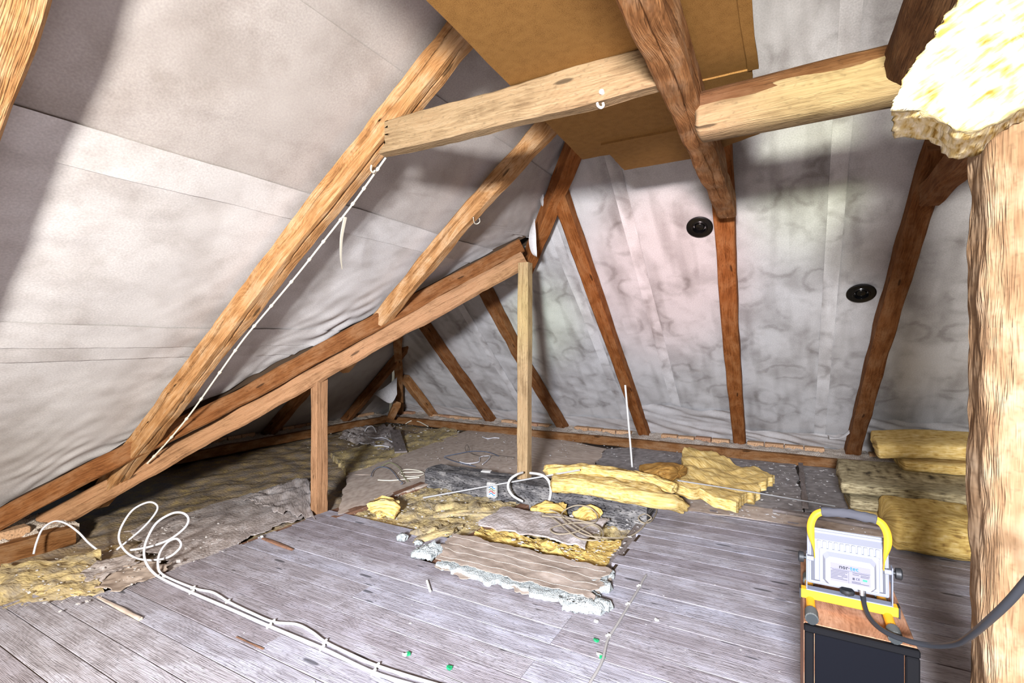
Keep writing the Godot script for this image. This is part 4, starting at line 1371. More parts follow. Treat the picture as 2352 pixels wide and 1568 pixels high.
func insulation() -> void:
	var g := "stacked insulation batts beside the hewn post"
	batt("insulation_batt", [Vector3(0.66, 0.15, -4.7), Vector3(1.3, 0.14, -4.72), Vector3(2.4, 0.14, -4.75)], 0.62, 0.27, M.wool_deep, "thick golden folded batt at the bottom front of the stack", {"seed": 50.0, "belly": 0.06, "square": 0.45}, Vector3.UP, g)
	batt("insulation_batt", [Vector3(0.47, 0.055, -5.45), Vector3(1.2, 0.055, -5.45), Vector3(2.4, 0.055, -5.45)], 0.85, 0.1, M.wool, "thin pale yellow batt squeezed under the two grey batts", {"seed": 51.0}, Vector3.UP, g)
	batt("insulation_batt", [Vector3(0.45, 0.15, -5.5), Vector3(1.2, 0.165, -5.5), Vector3(2.4, 0.165, -5.52)], 0.98, 0.115, M.wool_grey, "lower of the two grey dusty batts in the stack", {"seed": 52.0}, Vector3.UP, g)
	batt("insulation_batt", [Vector3(0.41, 0.265, -5.55), Vector3(1.2, 0.285, -5.52), Vector3(2.4, 0.29, -5.52)], 1.0, 0.125, M.wool_grey, "upper of the two grey dusty batts in the stack", {"seed": 53.0}, Vector3.UP, g)
	batt("insulation_batt", [Vector3(0.9, 0.395, -6.0), Vector3(1.5, 0.4, -6.0), Vector3(2.4, 0.4, -6.0)], 0.8, 0.11, M.wool, "crumpled yellow batt just under the topmost batt of the stack", {"seed": 54.0, "rough": 0.035}, Vector3.UP, g)
	batt("insulation_batt", [Vector3(0.74, 0.5, -6.02), Vector3(1.1, 0.545, -6.0), Vector3(1.6, 0.555, -6.0), Vector3(2.4, 0.55, -6.0)], 0.8, 0.16, M.wool, "topmost yellow batt of the stack in front of the far rafter", {"seed": 55.0}, Vector3.UP, g)
	# the batts on the floor in the middle
	single("insulation_batt", quad_sheet([Vector3(-0.977, 0.16, -4.83), Vector3(-0.397, 0.14, -4.536), Vector3(-0.166, 0.1, -5.924), Vector3(-1.184, 0.12, -6.968)], {"nu": 60, "nv": 60, "amp": 0.06, "freq": 1.6, "fine": 0.004, "ragged": 0.05, "ragged_freq": 1.6, "thick": 0.09, "seed": 56.0}), M.wool, "large square yellow batt lying flat near the far plate", "insulation")
	batt("insulation_batt", [Vector3(-1.886, 0.21, -4.19), Vector3(-1.594, 0.21, -4.288), Vector3(-1.265, 0.21, -4.258), Vector3(-0.956, 0.21, -4.208), Vector3(-0.838, 0.1, -4.431)], 0.3, 0.13, M.wool, "long folded yellow batt lying over the blackened beam", {"seed": 57.0, "rough": 0.03, "square": 0.5, "belly": 0.2, "w_end": 0.22, "h_end": 0.1})
	batt("insulation_batt", [Vector3(-1.993, 0.29, -4.27), Vector3(-1.74, 0.29, -4.447), Vector3(-1.449, 0.29, -4.465), Vector3(-1.169, 0.29, -4.468), Vector3(-0.865, 0.24, -4.422)], 0.16, 0.085, M.wool, "narrow rolled edge of yellow wool on top of the folded batt", {"seed": 58.0, "rough": 0.03, "square": 0.7})
	batt("wool_chunk", [Vector3(-1.246, 0.2, -4.895), Vector3(-1.085, 0.24, -4.958), Vector3(-0.931, 0.26, -4.919)], 0.36, 0.12, M.wool_brown, "brown scorched wool chunk against the large square batt", {"seed": 59.0, "rough": 0.03, "square": 0.6})
	batt("wool_tuft", [Vector3(-3.207, 0.02, -3.29), Vector3(-3.113, 0.06, -3.31), Vector3(-3.052, 0.02, -3.376)], 0.16, 0.14, M.wool, "small curled yellow wool tuft on the red joist edge", {"seed": 60.0, "rough": 0.045, "freq": 10.0, "square": 0.9})
	batt("wool_tuft", [Vector3(-1.965, -0.02, -3.957), Vector3(-1.846, 0.02, -3.992), Vector3(-1.757, -0.02, -4.073)], 0.14, 0.12, M.wool_deep, "yellow wool tuft where the white conduit enters the floor", {"seed": 61.0, "rough": 0.05, "freq": 10.0, "square": 0.9})
	batt("wool_tuft", [Vector3(-1.583, -0.02, -4.045), Vector3(-1.513, 0.03, -4.092), Vector3(-1.446, -0.02, -4.121)], 0.14, 0.12, M.wool_deep, "yellow wool tuft against the blackened beam behind the cable coil", {"seed": 62.0, "rough": 0.05, "freq": 10.0, "square": 0.9})
	batt("wool_tuft", [Vector3(-2.767, -0.03, -3.611), Vector3(-2.574, 0, -3.709), Vector3(-2.392, -0.03, -3.859), Vector3(-2.308, -0.03, -4.071)], 0.3, 0.05, M.wool_dirty, "fluffy pale yellow wool ridge in the left opened bay", {"seed": 63.0, "rough": 0.05, "freq": 8.0, "square": 0.8})
	batt("wool_tuft", [Vector3(-2.549, -0.03, -2.999), Vector3(-2.45, 0.01, -3.115), Vector3(-2.49, -0.03, -3.398)], 0.24, 0.05, M.wool_dirty, "torn pale wool flap in the near part of the left bay", {"seed": 64.0, "rough": 0.05, "freq": 8.0, "square": 0.8})


# ---------------------------------------------------------------- the box and the lamp

func speaker_box() -> void:
	var t := thing("speaker_cabinet", Vector3(0.185, 0, -2.135), "wood veneered cabinet with a black front carrying the work lamp", "cabinet")
	var b := Mesher.new()
	b.box(Vector3(0.04, 0.0, -2.425), Vector3(0.33, 0.6, -1.862), 0.003)
	put("carcass", b, M.veneer, t)
	b = Mesher.new()
	b.box(Vector3(0.04, 0.578, -1.864), Vector3(0.333, 0.5995, -1.842), 0.004)
	put("front_rail", b, M.black_paint, t)
	for x in [[0.042, 0.068], [0.298, 0.332]]:
		b = Mesher.new()
		b.box(Vector3(x[0], 0.0, -1.864), Vector3(x[1], 0.577, -1.842), 0.004)
		put("front_stile", b, M.black_paint, t)
	b = Mesher.new()
	b.box(Vector3(0.07, 0.0, -1.864), Vector3(0.296, 0.576, -1.85), 0.002)
	put("front_panel", b, M.black_panel, t)


func text_part(called: String, s: String, size: float, at: Vector3, m: Material, parent: Node3D, turn: Basis) -> void:
	var tm := TextMesh.new()
	var f := SystemFont.new()
	f.font_names = PackedStringArray(["Droid Sans"])
	f.font_weight = 700
	tm.font = f
	tm.text = s
	tm.font_size = 64
	tm.pixel_size = size / 64.0
	tm.depth = 0.0006
	tm.horizontal_alignment = HORIZONTAL_ALIGNMENT_LEFT
	var o := MeshInstance3D.new()
	o.mesh = tm
	o.material_override = m
	o.name = called
	parent.add_child(o, true)
	var up := Vector3.ZERO
	var p: Node3D = parent
	while p != self:
		up += p.position
		p = p.get_parent()
	o.transform = Transform3D(turn, at - up)


func work_lamp() -> void:
	var t := thing("work_lamp", Vector3(0.17, 0.6, -2.0), "grey and yellow work lamp seen from behind on the cabinet", "lamp")
	var b := Mesher.new()
	b.box(Vector3(0.034, 0.622, -2.018), Vector3(0.304, 0.652, -1.986), 0.002)
	put("base_bar", b, M.yellow, t)
	for x in [[0.030, 0.035], [0.303, 0.308]]:
		b = Mesher.new()
		b.box(Vector3(x[0], 0.62, -2.02), Vector3(x[1], 0.654, -1.984))
		put("end_cap", b, M.black_plastic, t)
	for x in [0.062, 0.276]:
		var leg := put("cross_tube", tube([Vector3(x, 0.618, -2.16), Vector3(x, 0.618, -1.875)], 0.0135, {"seg": 16, "smooth": false}), M.yellow, t)
		for z in [[-1.905, -1.85], [-2.185, -2.13]]:
			var front: bool = z[0] > -2.0
			var foot := put("rubber_foot", lathe(Vector3(x, 0.6185, z[0]), Vector3(0, 0, 1), [[0.0135, 0.0], [0.0175, 0.001], [0.0182, 0.05], [0.016, 0.055], [0.0, 0.055]], 32, 0.07), M.rubber, leg)
			if front:
				put("foot_face", lathe(Vector3(x, 0.6185, -1.8505), Vector3(0, 0, 1), [[0.0, 0.0012], [0.0165, 0.0012], [0.0165, -0.001]], 24), M.rubber_dark, foot)
	# bracket
	var br := Mesher.new()
	br.box(Vector3(0.05, 0.652, -2.016), Vector3(0.29, 0.656, -1.984), 0.001)
	for x in [0.05, 0.2865]:
		br.box(Vector3(x, 0.653, -2.016), Vector3(x + 0.0035, 0.775, -1.988), 0.001)
	put("bracket", br, M.mid_grey, t)
	put("clamp_knob", lathe(Vector3(0.168, 0.656, -1.998), Vector3.UP, [[0.008, 0.0], [0.008, 0.006], [0.0195, 0.007], [0.021, 0.014], [0.017, 0.02], [0.009, 0.0185], [0.0, 0.0185]], 20, 0.06), M.black_plastic, t)
	for s in [[-1.0, 0.05], [1.0, 0.29]]:
		put("tilt_knob", lathe(Vector3(s[1], 0.757, -2.0), Vector3(s[0], 0, 0), [[0.006, 0.0], [0.006, 0.006], [0.0165, 0.007], [0.018, 0.02], [0.014, 0.024], [0.0, 0.024]], 20, 0.08), M.black_plastic, t)
		put("pivot", lathe(Vector3(s[1], 0.757, -2.0), Vector3(-s[0], 0, 0), [[0.008, 0.0], [0.008, 0.022]], 16), M.light_grey, t)
	# housing, leaning a little
	var tilt := Basis(Vector3.RIGHT, deg_to_rad(-7.0))
	var pivot := Vector3(0.17, 0.757, -2.01)
	var lean := Transform3D(tilt, pivot - tilt * pivot)
	b = Mesher.new()
	b.box(Vector3(0.054, 0.664, -2.052), Vector3(0.286, 0.852, -2.038), 0.006)
	b.box(Vector3(0.06, 0.67, -2.04), Vector3(0.28, 0.846, -2.03), 0.004)
	b.turn(lean)
	var house := put("housing_rim", b, M.light_grey, t)
	b = Mesher.new()
	var lo := [Vector3(0.064, 0.676, -2.032), Vector3(0.276, 0.676, -2.032), Vector3(0.276, 0.84, -2.032), Vector3(0.064, 0.84, -2.032)]
	var hi := [Vector3(0.076, 0.688, -2.004), Vector3(0.264, 0.688, -2.004), Vector3(0.264, 0.822, -2.004), Vector3(0.076, 0.822, -2.004)]
	for i in 4:
		b.quad(lo[i], lo[(i + 1) % 4], hi[(i + 1) % 4], hi[i])
	b.quad(hi[0], hi[1], hi[2], hi[3])
	b.turn(lean)
	put("housing_body", b, M.light_grey, t)
	for i in 11:
		b = Mesher.new()
		var x := 0.088 + i * 0.0164
		b.box(Vector3(x - 0.0062, 0.79, -2.006), Vector3(x + 0.0062, 0.82, -1.996), 0.002)
		b.turn(lean)
		put("cooling_fin", b, M.light_grey, t)
	b = Mesher.new()
	b.box(Vector3(0.088, 0.686, -2.006), Vector3(0.256, 0.797, -1.992), 0.004)
	b.turn(lean)
	put("back_plate", b, M.light_grey, t)
	b = Mesher.new()
	lo = [Vector3(0.098, 0.686, -1.992), Vector3(0.246, 0.686, -1.992), Vector3(0.246, 0.79, -1.992), Vector3(0.098, 0.79, -1.992)]
	hi = [Vector3(0.105, 0.69, -1.974), Vector3(0.239, 0.69, -1.974), Vector3(0.239, 0.778, -1.974), Vector3(0.105, 0.778, -1.974)]
	var outl := func(q: Array, c: float) -> Array:
		return [q[0] + Vector3(c, 0, 0), q[1] - Vector3(c, 0, 0), q[1] + Vector3(0, c, 0), q[2] - Vector3(0, c, 0), q[2] - Vector3(c, 0, 0), q[3] + Vector3(c, 0, 0), q[3] - Vector3(0, c, 0), q[0] + Vector3(0, c, 0)]
	var l8: Array = outl.call(lo, 0.012)
	var h8: Array = outl.call(hi, 0.012)
	for i in 8:
		b.quad(l8[i], l8[(i + 1) % 8], h8[(i + 1) % 8], h8[i])
	b.fan(PackedVector3Array(h8), true)
	b.turn(lean)
	var cover := put("junction_cover", b, M.light_grey, t)
	for q in [[0.094, 0.692], [0.25, 0.692], [0.094, 0.791], [0.25, 0.791]]:
		b = lathe(Vector3(q[0], q[1], -1.992), Vector3(0, 0, 1), [[0.0032, 0.0], [0.003, 0.0015], [0.0, 0.001]], 12)
		b.turn(lean)
		put("screw", b, M.steel, t)
	# printed label
	b = Mesher.new()
	b.box(Vector3(0.119, 0.703, -1.9745), Vector3(0.2285, 0.7605, -1.9732))
	b.turn(lean)
	var lab := put("label", b, M.label, cover)
	var zt := -1.9725
	text_part("lettering", "nor·", 0.0155, lean * Vector3(0.1425, 0.7515, zt), M.ink, lab, tilt)
	text_part("lettering", "tec", 0.0155, lean * Vector3(0.1735, 0.7515, zt), M.ink_blue, lab, tilt)
	text_part("lettering", "CE", 0.009, lean * Vector3(0.189, 0.7215, zt), M.ink_soft, lab, tilt)
	for r in [[0.124, 0.7385, 0.044], [0.12, 0.734, 0.046], [0.12, 0.7295, 0.04], [0.12, 0.725, 0.046], [0.12, 0.7205, 0.02], [0.15, 0.7205, 0.016], [0.12, 0.716, 0.034], [0.12, 0.7115, 0.046], [0.18, 0.7385, 0.046], [0.18, 0.7335, 0.018], [0.202, 0.7335, 0.024], [0.202, 0.7295, 0.022], [0.178, 0.711, 0.024], [0.178, 0.7075, 0.046]]:
		b = Mesher.new()
		b.box(Vector3(r[0], r[1], -1.9735), Vector3(r[0] + r[2], r[1] + 0.0014, zt))
		b.turn(lean)
		put("small_print", b, M.ink_soft, lab)
	for r in [[0.119, 0.7425, 0.1095, 0.0006, M.ink_soft], [0.1695, 0.704, 0.0006, 0.038, M.ink_soft], [0.2075, 0.7185, 0.012, 0.0055, M.ink_green], [0.18, 0.7175, 0.006, 0.007, M.ink_soft]]:
		b = Mesher.new()
		b.box(Vector3(r[0], r[1], -1.9735), Vector3(r[0] + r[2], r[1] + r[3], zt))
		b.turn(lean)
		put("printed_mark", b, r[4], lab)
	b = lathe(Vector3(0.207, 0.69, -1.984), Vector3(0, -1, 0), [[0.0, -0.002], [0.0095, -0.002], [0.0095, 0.008], [0.007, 0.009], [0.007, 0.018], [0.004, 0.02]], 12)
	put("cable_gland", b, M.steel, t)
	# handle
	for s in [-1.0, 1.0]:
		var arm := []
		for q in [[0.095, 0.765], [0.098, 0.80], [0.106, 0.845], [0.105, 0.88], [0.092, 0.91], [0.07, 0.924]]:
			arm.append(Vector3(0.17 + s * q[0], q[1], -1.995))
		var path := smooth_path(arm, 6)
		var rows := []
		var uvs := []
		for i in path.size():
			var f := float(i) / (path.size() - 1)
			var tg := (path[mini(i + 1, path.size() - 1)] - path[maxi(i - 1, 0)]).normalized()
			var side := tg.cross(Vector3(0, 0, 1)).normalized()
			var wide := lerpf(0.002, 0.0115, smoothstep(0.1, 0.45, f))
			var deep := lerpf(0.012, 0.0115, f)
			var row := PackedVector3Array()
			var ur := PackedVector2Array()
			for k in 17:
				var a := TAU * (k % 16) / 16.0
				row.append(path[i] + side * cos(a) * wide + Vector3(0, 0, 1) * sin(a) * deep)
				ur.append(Vector2(f, k / 16.0))
			rows.append(row)
			uvs.append(ur)
		b = Mesher.new()
		b.grid(rows, uvs, true)
		put("handle_arm", b, M.yellow, t)
	put("foam_grip", soft([Vector3(0.096, 0.9235, -1.995), Vector3(0.17, 0.929, -1.995), Vector3(0.244, 0.9235, -1.995)], 0.03, 0.03, Vector3.UP, {"square": 0.95, "rough": 0.003, "freq": 20.0, "step": 0.008, "seg": 24}), M.foam, t)
	# its lead
	single("power_lead", tube([Vector3(0.214, 0.674, -2.017), Vector3(0.211, 0.653, -1.969), Vector3(0.22, 0.634, -1.917), Vector3(0.245, 0.634, -1.851), Vector3(0.29, 0.647, -1.796), Vector3(0.338, 0.675, -1.742), Vector3(0.366, 0.74, -1.643), Vector3(0.363, 0.832, -1.505), Vector3(0.362, 0.93, -1.378), Vector3(0.37, 1.004, -1.303), Vector3(0.388, 1.088, -1.244), Vector3(0.415, 1.134, -1.225), Vector3(0.463, 1.082, -1.263), Vector3(0.501, 0.861, -1.307), Vector3(0.521, 0.436, -1.352), Vector3(0.536, 0.002, -1.406)], 0.0075, {"seg": 12}), M.black_cable, "black lead sagging from the work lamp past the hewn post", "cable")


# ---------------------------------------------------------------- cables and small things

func clip(p: Vector3, along: Vector3, r: float, m: Material, parent: Node3D) -> void:
	var b := Mesher.new()
	b.box(Vector3(-0.005, -0.001, -r * 1.35), Vector3(0.005, r * 2.4, r * 1.35), 0.002)
	b.box(Vector3(-0.005, -0.001, r * 1.5), Vector3(0.004, r * 1.3, r * 2.6), 0.002)
	b.turn(Transform3D(Basis(along, Vector3.UP, along.cross(Vector3.UP)), p))
	put("cable_clip", b, m, parent)


func cable(called: String, pts: Array, r: float, m: Material, label: String, clips := [], cm: Material = null) -> Node3D:
	var t := thing(called, Vector3(pts[0].x, 0, pts[0].z), label, "cable")
	put("sheath", tube(pts, r, {"seg": 8, "sub": 8}), m, t)
	for c in clips:
		clip(c, Vector3(1, 0, 0), r, cm if cm else m, t)
	return t


func cables() -> void:
	var a := [Vector3(-4.173, 0.024, -1.746), Vector3(-4.189, 0.113, -1.909), Vector3(-4.157, 0.209, -1.983), Vector3(-4.131, 0.274, -1.986), Vector3(-4.143, 0.313, -1.934), Vector3(-4.15, 0.285, -1.838), Vector3(-4.137, 0.2, -1.765), Vector3(-4.101, 0.127, -1.729), Vector3(-4.01, 0.066, -1.722), Vector3(-3.911, 0.025, -1.743), Vector3(-3.753, 0.033, -1.762), Vector3(-3.65, 0.051, -1.818), Vector3(-3.608, 0.095, -1.865), Vector3(-3.614, 0.128, -1.884), Vector3(-3.642, 0.161, -1.869), Vector3(-3.65, 0.153, -1.818), Vector3(-3.608, 0.114, -1.75), Vector3(-3.552, 0.055, -1.713)]
	a.append_array([Vector3(-3.491, 0.008, -1.718), Vector3(-3.155, 0.008, -1.717), Vector3(-3.015, 0.008, -1.741), Vector3(-2.919, 0.008, -1.736), Vector3(-2.809, 0.008, -1.723), Vector3(-2.598, 0.008, -1.714), Vector3(-2.402, 0.008, -1.715), Vector3(-2.279, 0.008, -1.759), Vector3(-2.152, 0.008, -1.753), Vector3(-2.015, 0.008, -1.726), Vector3(-1.833, 0.008, -1.716), Vector3(-1.656, 0.008, -1.715), Vector3(-1.382, 0.008, -1.742), Vector3(-1.147, 0.008, -1.78)])
	cable("white_cable", a, 0.0072, M.white_cable, "white cable of the clipped pair bowing out between its clips", [[Vector3(-3.161, 0, -1.72)][0], [Vector3(-2.822, 0, -1.728)][0], [Vector3(-2.407, 0, -1.719)][0], [Vector3(-2.02, 0, -1.73)][0], [Vector3(-1.66, 0, -1.72)][0]], M.white_plastic)
	var b := [Vector3(-4.029, 0.042, -1.769), Vector3(-3.887, 0.075, -1.825), Vector3(-3.789, 0.118, -1.901), Vector3(-3.72, 0.19, -1.963), Vector3(-3.696, 0.254, -1.976), Vector3(-3.709, 0.301, -1.946), Vector3(-3.733, 0.312, -1.887), Vector3(-3.78, 0.263, -1.815), Vector3(-3.768, 0.182, -1.753), Vector3(-3.721, 0.12, -1.711), Vector3(-3.643, 0.074, -1.685), Vector3(-3.562, 0.031, -1.684)]
	b.append_array([Vector3(-3.449, 0.008, -1.688), Vector3(-3.112, 0.008, -1.681), Vector3(-2.767, 0.008, -1.682), Vector3(-2.381, 0.008, -1.68), Vector3(-1.99, 0.008, -1.684), Vector3(-1.641, 0.008, -1.672), Vector3(-1.355, 0.008, -1.707), Vector3(-1.124, 0.008, -1.746)])
	cable("white_cable", b, 0.0078, M.white_cable, "straight white cable of the clipped pair on the floor boards", [[Vector3(-3.464, 0, -1.705)][0], [Vector3(-3.113, 0, -1.687)][0], [Vector3(-2.387, 0, -1.684)][0], [Vector3(-1.991, 0, -1.69)][0], [Vector3(-1.642, 0, -1.678)][0]], M.white_plastic)
	cable("white_cable", [Vector3(-4.649, 0.006, -1.448), Vector3(-4.683, 0.073, -1.475), Vector3(-4.697, 0.154, -1.513), Vector3(-4.649, 0.2, -1.562), Vector3(-4.574, 0.184, -1.603), Vector3(-4.485, 0.125, -1.642), Vector3(-4.409, 0.054, -1.672), Vector3(-4.305, 0.004, -1.696)], 0.007, M.white_cable, "short white cable arching at the foot of the valley beam")
	var gc := cable("grey_cable", [Vector3(-0.802, 0.006, -3.214), Vector3(-0.802, 0.006, -3.127), Vector3(-0.798, 0.006, -3.041), Vector3(-0.797, 0.006, -2.8), Vector3(-0.796, 0.006, -2.6), Vector3(-0.798, 0.006, -2.451), Vector3(-0.789, 0.006, -2.377), Vector3(-0.769, 0.006, -2.272), Vector3(-0.763, 0.006, -2.175), Vector3(-0.764, 0.006, -2.076), Vector3(-0.756, 0.006, -1.931)], 0.007, M.grey_cable, "grey clipped cable running down the boards right of the mat")
	for p in [[Vector3(-0.801, 0, -3.053)][0], [Vector3(-0.8, 0, -2.811)][0], [Vector3(-0.801, 0, -2.461)][0]]:
		clip(p, Vector3(0, 0, 1), 0.007, M.white_plastic, gc)
	single("cable_coil", tube([Vector3(-1.92, 0.02, -3.9), Vector3(-1.674, 0.07, -3.703), Vector3(-1.49, 0.07, -3.537), Vector3(-1.338, 0.07, -3.418), Vector3(-1.216, 0.07, -3.449), Vector3(-1.21, 0.07, -3.583), Vector3(-1.314, 0.07, -3.727), Vector3(-1.454, 0.07, -3.714), Vector3(-1.555, 0.07, -3.604), Vector3(-1.594, 0.07, -3.479), Vector3(-1.509, 0.07, -3.417), Vector3(-1.409, 0.07, -3.512), Vector3(-1.359, 0.07, -3.702), Vector3(-1.261, 0.07, -3.654), Vector3(-1.222, 0.07, -3.483), Vector3(-1.312, 0.07, -3.546), Vector3(-1.413, 0.07, -3.61), Vector3(-1.54, 0.07, -3.71), Vector3(-1.687, 0.07, -3.837), Vector3(-1.787, 0.07, -3.881)], 0.0055, {"seg": 7}), M.beige_cable, "tangled coil of thin beige cable lying on the grey mat", "cable")
	single("cable_loop", tube([Vector3(-1.777, 0.07, -3.715), Vector3(-1.551, 0.07, -3.771), Vector3(-1.357, 0.07, -3.767), Vector3(-1.38, 0.07, -3.935), Vector3(-1.466, 0.1, -4.006), Vector3(-1.552, 0.12, -3.966), Vector3(-1.627, 0.1, -3.917), Vector3(-1.653, 0.07, -3.832), Vector3(-1.544, 0.07, -3.664), Vector3(-1.34, 0.07, -3.511), Vector3(-1.199, 0.07, -3.514), Vector3(-1.077, 0.02, -3.737), Vector3(-1.027, 0.02, -3.925), Vector3(-1.019, 0.03, -4.115), Vector3(-0.994, 0.05, -4.156), Vector3(-1.054, 0.06, -4.197), Vector3(-1.091, 0.05, -4.115), Vector3(-1.043, 0.03, -4.068), Vector3(-0.999, 0.02, -4.147), Vector3(-1.008, 0.015, -4.372), Vector3(-1.032, 0.012, -4.523)], 0.0055, {"seg": 7}), M.beige_cable, "beige cable looping from the coil over to the right floor edge", "cable")
	single("conduit", tube([Vector3(-2.006, -0.076, -4.147), Vector3(-1.938, 0.003, -4.162), Vector3(-1.902, 0.128, -4.159), Vector3(-1.919, 0.231, -4.15), Vector3(-1.996, 0.276, -4.153), Vector3(-2.151, 0.253, -4.239)], 0.0125, {"seg": 10}), M.white_plastic, "white bent conduit curving up to the right of the tall post", "conduit")
	single("conduit", tube([Vector3(-2.146, 0.032, -4.07), Vector3(-2.204, 0.096, -3.992), Vector3(-2.242, 0.168, -3.971), Vector3(-2.238, 0.234, -3.996), Vector3(-2.205, 0.271, -4.06), Vector3(-2.202, 0.265, -4.176)], 0.011, {"seg": 10}), M.white_plastic, "white bent conduit curving up to the left of the tall post", "conduit")
	single("rod", tube([Vector3(-3.055, 0.01, -3.764), Vector3(-2.378, 0.16, -4.07), Vector3(-1.67, 0.33, -4.289)], 0.008, {"seg": 8, "smooth": false}), M.rod, "thin grey rod lying across the beam foot of the tall post", "rod")
	single("rod", tube([Vector3(-0.889, 0.24, -4.7), Vector3(-0.285, 0.15, -4.972), Vector3(0.353, 0.04, -5.274)], 0.006, {"seg": 8, "smooth": false}), M.rod, "thin grey rod from the square batt towards the insulation stack", "rod")
	single("rod", tube([Vector3(-1.655, -0.008, -5.966), Vector3(-1.672, 0.321, -5.933), Vector3(-1.717, 0.98, -5.886)], 0.012, {"seg": 10, "smooth": false}), M.white_plastic, "thin white upright rod standing in front of a far rafter", "rod")
	# the cable along the nearest rafter
	var run := [Vector3(-2.126, 2.606, -2.268), Vector3(-2.3, 2.455, -2.27), Vector3(-2.442, 2.332, -2.268), Vector3(-2.644, 2.156, -2.254), Vector3(-2.857, 1.971, -2.239), Vector3(-3.11, 1.751, -2.21), Vector3(-3.378, 1.518, -2.179), Vector3(-3.687, 1.25, -2.176), Vector3(-4.023, 0.957, -2.174), Vector3(-4.286, 0.729, -2.151), Vector3(-4.53, 0.517, -2.105)]
	var t := thing("rafter_cable", run[0], "cream cable clipped along the lower edge of the nearest rafter", "cable")
	put("sheath", tube(run, 0.0062, {"seg": 8}), M.cream_cable, t)
	for i in 15:
		var f := 0.04 + 0.92 * i / 14.0
		var sm := smooth_path(run, 10)
		var p := sm[int(f * (sm.size() - 1))]
		var q := sm[mini(int(f * (sm.size() - 1)) + 1, sm.size() - 1)]
		var c := tube([p, p + (q - p).normalized() * 0.018], 0.0105, {"seg": 8, "smooth": false})
		put("cable_clip", c, M.cream_cable, t)
	single("overhead_cable", tube([Vector3(-0.36, 2.725, -1.876), Vector3(-0.365, 2.725, -1.963), Vector3(-0.375, 2.725, -2.189)], 0.008, {"seg": 8}), M.white_plastic, "short white cable end under the narrow particle board", "cable")


func leaf(edge_a: Array, edge_b: Array) -> Mesher:
	var a := smooth_path(edge_a, 5)
	var b := smooth_path(edge_b, 5)
	var m := Mesher.new()
	var rows := []
	var uvs := []
	for i in a.size():
		var row := PackedVector3Array()
		var ur := PackedVector2Array()
		for j in 5:
			var f := j / 4.0
			row.append(a[i].lerp(b[i], f) + Vector3(0.004, 0, 0.012) * sin(f * PI))
			ur.append(Vector2(f * 0.1, i * 0.02))
		rows.append(row)
		uvs.append(ur)
	m.grid(rows, uvs)
	return m


func roof_vent(at: Vector3, label: String) -> void:
	var t := thing("roof_vent", at, label, "vent", "round black vents in the stained lining")
	var ax := -N_RIGHT
	put("flange", lathe(at, ax, [[0.115, 0.0], [0.115, 0.008], [0.108, 0.012], [0.072, 0.014], [0.066, 0.02], [0.058, 0.02], [0.056, 0.004]], 40), M.black_vent, t)
	put("sleeve", lathe(at, ax, [[0.056, 0.02], [0.05, -0.03], [0.044, -0.06]], 40), M.black_vent, t)
	put("cap", lathe(at, ax, [[0.0, 0.008], [0.034, 0.004], [0.046, -0.008], [0.046, -0.03]], 40), M.black_vent, t)


func wire(pts: Array, r: float, m: Material, label: String) -> void:
	single("wire_scrap", tube(pts, r, {"seg": 6}), m, label, "wire", "cut wire scraps on the floor")


